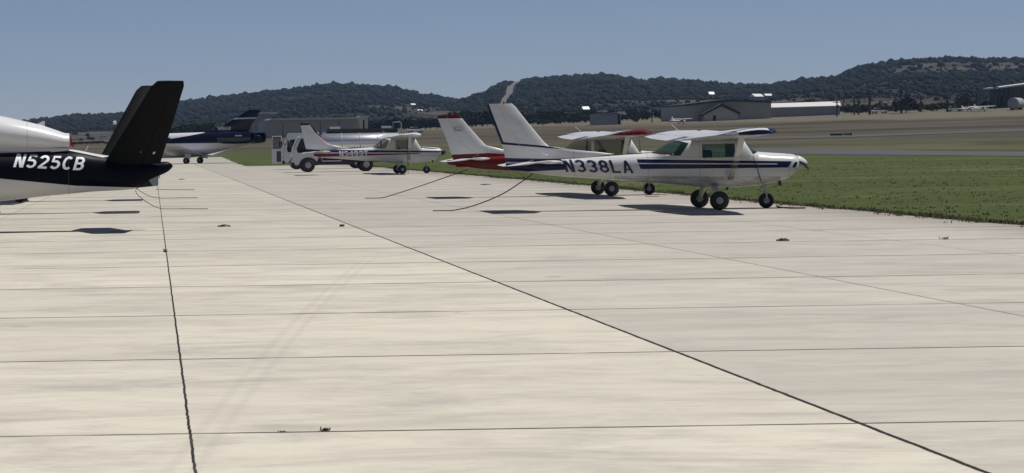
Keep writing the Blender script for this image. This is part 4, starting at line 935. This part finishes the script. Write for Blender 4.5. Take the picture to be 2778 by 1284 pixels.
def big_hangar():
    x0, y0, z, L, yaw = front(1858, 332, 2090, 321); y0 = 640; x0 = at(1858, 331, y0)[0]; x1 = at(2090, 331, y0)[0]; L = x1 - x0; z = terrain(x0, y0) - .5
    P = lambda u, v: ((at(u, v, y0)[0] - x0), at(u, v, y0)[1] - z)
    root = thing('gabled_hangar', "wide dark grey hangar with a shallow gable and a lighter gabled entrance in its front", 'hangar', (x0, y0, z))
    pr = [P(1858, 345), P(1858, 288), P(1930, 279), P(1985, 275), P(2040, 277), P(2092, 279), P(2092, 340)]
    MB().prism(pr, 0, 30).build('wall', M['metal_wall2'], root)
    top = pr[1:6]; MB().prism([(a, b + .003) for a, b in top] + [(a, b + .45) for a, b in top[::-1]], -.6, 30.5).build('roof', M['roof_dark'], root)
    en = MB().prism([P(1901, 340), P(1903, 313), P(1950, 289), P(1994, 309), P(1995, 336)], -3, -.003).build('entrance', M['entry'], root)
    g = [P(1896, 316), P(1950, 287), P(2000, 311)]; MB().prism([(a, b + .01) for a, b in g] + [(a, b + .5) for a, b in g[::-1]], -3.6, -.01).build('entrance_roof', M['roof_dark'], en)
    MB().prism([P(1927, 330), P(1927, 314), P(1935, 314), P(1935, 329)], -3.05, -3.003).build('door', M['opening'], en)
big_hangar()
def white_roof_building():
    y0 = 652; x0 = at(2092, 320, y0)[0]; x1 = at(2280, 320, y0)[0]; z = terrain(x0, y0) - 1
    root = thing('long_building', "long low building with white sloping roof, right of the wide dark hangar", 'building', (x0, y0, z), math.radians(0))
    P = lambda u, v, y=y0: ((at(u, v, y)[0] - x0), at(u, v, y)[1] - z)
    MB().prism([P(2092, 335), P(2092, 291), P(2280, 286), P(2280, 330)], .5, 16).build('wall', M['slate_wall'], root)
    a, b = P(2089, 292), P(2281, 286.5); c, d = P(2089, 281, y0 + 9), P(2279, 275, y0 + 9)
    V = [(a[0], 0, a[1]), (b[0], 0, b[1]), (d[0], 9, d[1]), (c[0], 9, c[1]), (b[0], 18, b[1] - .2), (a[0], 18, a[1] - .2)]
    V += [(x, y, zz - .25) for x, y, zz in V]
    MB().add(V, [(0, 1, 2, 3), (3, 2, 4, 5), (6, 9, 8, 7), (9, 11, 10, 8), (0, 6, 7, 1), (1, 7, 8, 2), (2, 8, 10, 4), (4, 10, 11, 5), (5, 11, 9, 3), (3, 9, 6, 0)]).build('roof', M['roof_white'], root)
white_roof_building()
M['shade_wall'] = simple('shaded_back_wall', (0.14, 0.145, 0.16), .8, 0, .2, .4)  # grey darkened so the colour carries the shade inside the open hangar
def right_hangar():
    y0 = 655; x0 = at(2704, 300, y0)[0]; z = terrain(x0, y0) - .6; P = lambda u, v: ((at(u, v, y0)[0] - x0), at(u, v, y0)[1] - z)
    root = thing('open_hangar', "open fronted grey hangar with a slanting white roof edge at the right frame edge", 'hangar', (x0, y0, z))
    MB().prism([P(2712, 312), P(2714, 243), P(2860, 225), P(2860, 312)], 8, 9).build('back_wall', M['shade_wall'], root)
    MB().prism([P(2702, 241), P(2860, 221), P(2860, 217), P(2702, 237.5)], -1, 10).build('roof', M['roof_white'], root)
    for u in (2711, 2724, 2736, 2772, 2815): MB().prism([P(u, 306), P(u + 4, 306), P(u + 4, 240), P(u, 240)], .31, .8).build('column', M['roof_dark'], root)
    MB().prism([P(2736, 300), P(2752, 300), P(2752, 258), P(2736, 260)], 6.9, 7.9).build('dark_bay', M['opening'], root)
right_hangar()
def storage_tank():
    y0 = 632; x, zc = at(2757, 281, y0); r = 15.5 / F * y0; g = max(terrain(x, y0), zc - r - .4)
    root = thing('storage_tank', "large horizontal grey steel tank lying in front of the open hangar at right", 'tank', (x, y0, g))
    o = MB().lathe([(-2.6, .05), (-2.55, r * .6), (-2.3, r), (2.3, r), (2.55, r * .6), (2.6, .05)], 28, 'y', (0, 0, zc - g)).build('tank_shell', M['tank_grey'], root); autosmooth(o, 40); o.rotation_euler = (0, 0, math.radians(-38))
    for s in (-1, 1): MB().box(s * 1.1 - .2, s * 1.1 + .2, -.8, .8, -.3, zc - g - r * .8).build('cradle', M['roof_dark'], root)
M['tank_grey'] = simple('grey_tank_steel', (0.30, 0.31, 0.30), .5, .2, .1, 1)
storage_tank()
def hill_house(u, v, y, w, h, lab, wall=None, yaw=0.3):
    x, z = at(u, v, y); root = thing('hill_house', lab, 'house', (x, y, z), yaw, 'houses on the hillsides')
    MB().box(-w / 2, w / 2, -w * .3, w * .3, -1.5, h * .25).build('wall', wall or M['slate_wall'], root)
    MB().prism([(-w * .40, h * .25 + .003), (0, h), (w * .40, h * .25 + .003)], -w * .52, w * .52, 'x').build('roof', M['white'], root)
hill_house(2052, 265, 1330, 6.2, 2.0, "white roofed house on the right hillside, left half of the bright pair", None, .5)
hill_house(2082, 262, 1350, 4.6, 1.5, "white roofed house on the right hillside, right half of the bright pair", None, .4)
hill_house(1120, 286, 1900, 3.6, 1.4, "pale house on the slope above the dark trees, left of the red tail")
hill_house(1139, 303, 1700, 3.6, 1.4, "pale house low on the slope just left of the red tail")
hill_house(1929, 258, 1600, 3.6, 2, "tiny pale house on the slope above the wide dark hangar")
hill_house(1588, 299, 1300, 3.6, 1.8, "tiny white house among trees left of the lone shed")

# ------------------------------------------------------------------ poles and signs
M['wood'] = simple('weathered_pole_wood', (0.045, 0.04, 0.036), .9)
def pole(u, vt, vb, r, lab, arm=True, y=None, lamp=False):
    x, yy, z = hit(u, vb) if y is None else (at(u, vb, y)[0], y, at(u, vb, y)[1])
    h = at(u, vt, yy)[1] - z; root = thing('utility_pole' if not lamp else 'light_pole', lab, 'pole', (x, yy, z - .3), 0, 'poles beyond the runway')
    MB().tube([(0, 0, 0), (0, 0, h + .3)], r, 8, r * .75).build('shaft', M['wood'], root)
    if lamp: MB().box(-.1, 1.5, -.12, .12, h - .3, h - .05).build('lamp_head', M['wood'], root)
    elif arm: MB().box(-1.0, 1.0, -.08, .08, h - .7, h - .5).build('crossarm', M['wood'], root); MB().lathe([(-.0, .18), (.7, .18)], 8, 'z', (.3, -.2, h - 2)).build('transformer', M['wood'], root)
RZ = (2260, 200); rs = 4.973
rp = lambda a: RZ[0] + a / rs
rv = lambda a: RZ[1] + a / rs
pole(1769, 283, 333, .16, "lone pole with a small lamp arm in the dry field", lamp=True)
pole(2271, 268, 317, .2, "pole standing at the right end of the white roof")
for a, t, b, r, lab in ((140, 300, 505, .22, "short pole right beside the white roofed building"), (285, 322, 550, .22, "pole second right of the white roofed building"), (345, 285, 550, .25, "pole with wider top, third right of the white roof"), (420, 285, 480, .14, "thin pole left of the leaning thick pole"),
                        (495, 238, 548, .36, "thick leaning pole left of the white low car"), (922, 150, 532, .27, "tallest pole, in front of the round dark tree"), (1187, 300, 512, .24, "short pole right of the round dark tree"), (1542, 288, 512, .30, "thick short pole in the middle of the bushes"),
                        (1812, 188, 480, .2, "tall thin pole beside the brown tree"), (1932, 240, 480, .15, "thin pole right of the brown tree"), (2185, 135, 470, .25, "tall pole at the left corner of the open hangar")):
    pole(rp(a), rv(t), rv(b) + 1.5, r, lab, y=None)
def sign(u0, u1, v0, v1, col, lab):
    x, y, z = hit((u0 + u1) / 2, v1 + 1); k = y / F; w = (u1 - u0) * k; h = (v1 - v0) * k
    root = thing('airfield_sign', lab, 'sign', (x, y, z), 0, 'airfield signs'); MB().box(-w / 2, w / 2, -.08, .08, .15, .15 + h).build('panel', col, root, False, .03)
    for s in (-.35, .35): MB().box(w * s - .04, w * s + .04, -.04, .04, -.1, .15).build('leg', M['steel'], root)
M['sign_yellow'] = simple('sign_yellow', (0.20, 0.17, 0.02), .5); M['sign_black'] = simple('sign_black', (0.02, 0.02, 0.012), .5)
sign(2252, 2286, 364, 369.5, M['sign_black'], "low black airfield sign beside the runway"); sign(2289, 2304, 363, 369, M['sign_yellow'], "low yellow airfield sign next to the black one"); sign(2305, 2311, 362, 368.5, M['sign_black'], "small black end marker right of the yellow airfield sign")

# ------------------------------------------------------------------ far parked vehicles and airplanes
def far_plane(u, v, yaw, lab, s=1.0):
    x, y, z = hit(u, v)
    global FARP
    if FARP is None:
        FARP = thing('light_airplane', lab, 'airplane', (x, y, z), yaw, 'airplanes parked across the field', s); cessna(FARP, mH, M['dark_glass'], finB, .6, 0, None, 5.0, False); o = FARP
    else:
        o = copy_tree(FARP); o.location = (x, y, z); o.rotation_euler = (0, 0, yaw); o.scale = (s,) * 3; o["label"] = lab
    return o
FARP = None
far_plane(1848, 336, math.radians(35), "small white airplane parked at the left corner of the wide dark hangar", .7)
far_plane(2630, 302, math.radians(30), "white airplane in the far right row, left of the larger one", .6)
far_plane(2664, 303, math.radians(40), "larger white airplane in the far right row, nearest the open hangar", .75)
def car(u, v, yaw, lab, s=1.0):
    x, y, z = hit(u, v); root = thing('parked_car', lab, 'car', (x, y, z), yaw, 'cars parked across the field', s)
    MB().prism([(-2.2, .35), (-2.2, .85), (-1.6, .95), (1.1, .95), (2.1, .8), (2.2, .4)], -.85, .85).build('body', M['white'], root, False, .06)
    MB().prism([(-1.7, .96), (-1.2, 1.42), (.3, 1.45), (1.05, .96)], -.72, .72).build('cabin', M['dark_glass'], root, False, .05)
    MB().prism([(-1.25, 1.44), (.32, 1.46), (.25, 1.52), (-1.1, 1.51)], -.70, .70).build('roof', M['white'], root)
    for a in (-1.35, 1.35):
        for b in (-.82, .82): wheel(root, a, b, .32, .32, .2, .18)
car(2386, 309, .2, "white car parked low beside the leaning thick pole")
car(2590, 303, 0.0, "small pale car parked left of the far right airplanes", .9)
car(1128, 361, .3, "pale car at the far edge of the dry field, right of the fuel truck's tank", 1.0)
car(283, 379, .1, "pale car far off, seen between the jet's engine and its V tail", 1.2)
def beacon_pole():
    x, z = at(311, 338, 290); g = terrain(x, 290); root = thing('light_pole', "slim pole with a white lamp head peeking out left of the V tail", 'pole', (x, 290, g), 0)
    MB().tube([(0, 0, 0), (0, 0, z - g)], .09, 8).build('shaft', M['black'], root); MB().lathe([(0, .12), (.05, .2), (.32, .2), (.42, .08)], 12, 'z', (0, 0, z - g)).build('lamp_head', M['white'], root)
beacon_pole()

# ------------------------------------------------------------------ trees
def foliage(name, lo, hi):
    k = NT(name); geo = k.n("ShaderNodeNewGeometry")
    k.val(k.b.inputs['Base Color'], k.mix(k.noise(0.8, 4, .7, None, geo.outputs['Position']), lo, hi)); k.b.inputs['Roughness'].default_value = .9; k.b.inputs['Specular IOR Level'].default_value = .1; return k.m
M['leaf_dark'] = foliage('dark_oak_leaves', (0.008, 0.012, 0.007), (0.022, 0.027, 0.015)); M['leaf_olive'] = foliage('olive_leaves', (0.022, 0.026, 0.013), (0.055, 0.056, 0.030)); M['leaf_brown'] = foliage('brown_leaves', (0.028, 0.023, 0.015), (0.065, 0.052, 0.034))
def crown_mesh(seed, n, lobes):
    rg = np.random.default_rng(seed); V = []; Fc = []
    L = [(rg.normal(0, .42), rg.normal(0, .42), rg.uniform(.26, .80), rg.uniform(.22, .40)) for _ in range(lobes)]
    for _ in range(n):
        cx, cy, cz, r = L[rg.integers(lobes)]; d = rg.normal(size=3); d /= np.linalg.norm(d); p = np.array([cx, cy, cz]) + d * r * rg.uniform(.55, 1.05) * np.array([1, 1, .8])
        a = rg.normal(size=3); a /= np.linalg.norm(a); b = np.cross(a, rg.normal(size=3)); b /= np.linalg.norm(b); s = rg.uniform(.04, .085); i = len(V)
        V += [tuple(p + a * s), tuple(p + b * s), tuple(p - a * s), tuple(p - b * s)]; Fc.append((i, i + 1, i + 2, i + 3))
    return V, Fc
PROTO = {}
def tree(u, vb, vt, wpx, kind, lab, y=None, group='trees beyond the airfield'):
    x, yy, z = hit(u, vb) if y is None else (at(u, vb, y)[0], y, terrain(at(u, vb, y)[0], y))
    h = max(1.0, at(u, vt, yy)[1] - z); w = wpx / F * yy * 1.25
    key = (kind, random.randrange(3))
    if key not in PROTO:
        root = thing('tree', lab, 'tree'); t = MB().tube([(0, 0, -.05), (.01, 0, .2), (-.01, .01, .45)], .035, 7, .02)
        for i in range(5):
            a = i * 1.3; t.tube([(0, 0, .22 + .04 * i), (.16 * math.cos(a), .16 * math.sin(a), .48 + .03 * i), (.28 * math.cos(a), .28 * math.sin(a), .62 + .03 * i)], .016, 5, .006)
        t.build('trunk', M['wood'], root)
        V, Fc = crown_mesh(key[1] * 7 + len(kind), 900, 9); mk('crown', V, Fc, M['leaf_' + kind], root); PROTO[key] = root; o = root
    else: o = copy_tree(PROTO[key])
    o.location = (x, yy, z); o.rotation_euler = (0, 0, random.uniform(0, 6.28)); o.scale = (w / 1.5, w / 1.5, h / 1.12); tag(o, lab, 'tree', group); return o
random.seed(21)
def row(us, vb, vt, w, kind, lab, y, jitter=6, group='trees beyond the airfield'):
    for i, u in enumerate(us): tree(u + random.uniform(-4, 4), vb, vt + random.uniform(-jitter, jitter), w * random.uniform(.85, 1.25), kind, lab, y + random.uniform(-12, 12), group)
row(range(1000, 1240, 14), 356, 322, 52, 'dark', "dark tree in the thick hedge row left of the red tail", 860, 5, 'dark hedge row left of the red tail')
row(range(1250, 1580, 14), 345, 300, 56, 'dark', "dark tree in the hedge row behind the tall white fin", 880, 6, 'dark hedge row behind the tall white fin')
row(range(1600, 1745, 13), 330, 297, 44, 'dark', "dark tree in the row behind the lone shed", 900, 4, 'dark trees behind the lone shed')
row(range(430, 640, 16), 385, 336, 48, 'dark', "dark tree below the hill behind the business jet", 800, 8, 'trees behind the business jet')
row(range(180, 300, 20), 397, 386, 30, 'olive', "low bush in the hedge between the jet engine and the V tail", 700, 2, 'low hedge seen left of the V tail')
tree(1472, 347, 321, 30, 'olive', "small umbrella shaped tree right of the tall white fin", 700)
tree(1520, 345, 312, 30, 'olive', "grey green tree at the end of the hedge row, left of the shed", 760)
tree(1752, 330, 295, 22, 'dark', "round dark tree left of the field pole", 840); tree(1793, 328, 291, 30, 'dark', "round dark tree right of the field pole", 840); tree(1842, 326, 284, 28, 'dark', "dark tree at the left shoulder of the wide hangar", 830)
tree(1826, 331, 300, 26, 'olive', "olive bush beside the small white airplane", 690); tree(1724, 336, 311, 14, 'olive', "small leaning bush between shed and field pole", 680); tree(1580, 322, 296, 24, 'olive', "olive tree left of and behind the shed", 860)
tree(2458, 307, 255, 62, 'dark', "big round dark tree in front of the tallest pole's foot", 640); tree(2612, 298, 252, 30, 'brown', "upright brown tree beside the tall thin pole", 640)
tree(2540, 306, 275, 44, 'olive', "olive bush right of the big round tree", 650); tree(2585, 302, 280, 40, 'brown', "brown bush left of the upright brown tree", 655); tree(2650, 298, 272, 34, 'olive', "olive bush right of the upright brown tree", 660)
tree(2505, 307, 280, 28, 'olive', "low bush touching the right side of the big round tree", 650); tree(2350, 312, 280, 36, 'olive', "olive bush among the poles near the white roof", 690); tree(2310, 313, 282, 30, 'brown', "brown bush between the poles right of the white roof", 700); tree(2420, 310, 285, 30, 'brown', "brown bush left of the big round tree", 680)
tree(2200, 300, 262, 40, 'olive', "yellow green tree top above the white roof", 760); row(range(2292, 2700, 17), 312, 291, 34, 'brown', "low brown scrub along the far field edge among the poles", 720, 5, 'low scrub among the far poles')
row(range(2300, 2700, 23), 311, 283, 36, 'dark', "dark scrub along the far field edge behind the poles", 760, 6, 'dark scrub behind the far poles')
tree(2690, 298, 270, 30, 'dark', "dark bush left of the open hangar", 650)

# ------------------------------------------------------------------ haze: one even box of air round everything
hm = bpy.data.materials.new('haze_air'); hm.use_nodes = True; ht = hm.node_tree; ht.nodes.remove(ht.nodes["Principled BSDF"])
pv = ht.nodes.new("ShaderNodeVolumePrincipled"); pv.inputs['Color'].default_value = (0.44, 0.66, 1.0, 1); pv.inputs['Density'].default_value = 0.00006; pv.inputs['Anisotropy'].default_value = 0.0
ht.links.new(pv.outputs[0], ht.nodes["Material Output"].inputs['Volume'])
tag(MB().box(-3300, 3700, -500, 6000, -2, 190).build('haze', hm), "thin pale air haze over the whole airfield", None, None, 'stuff')
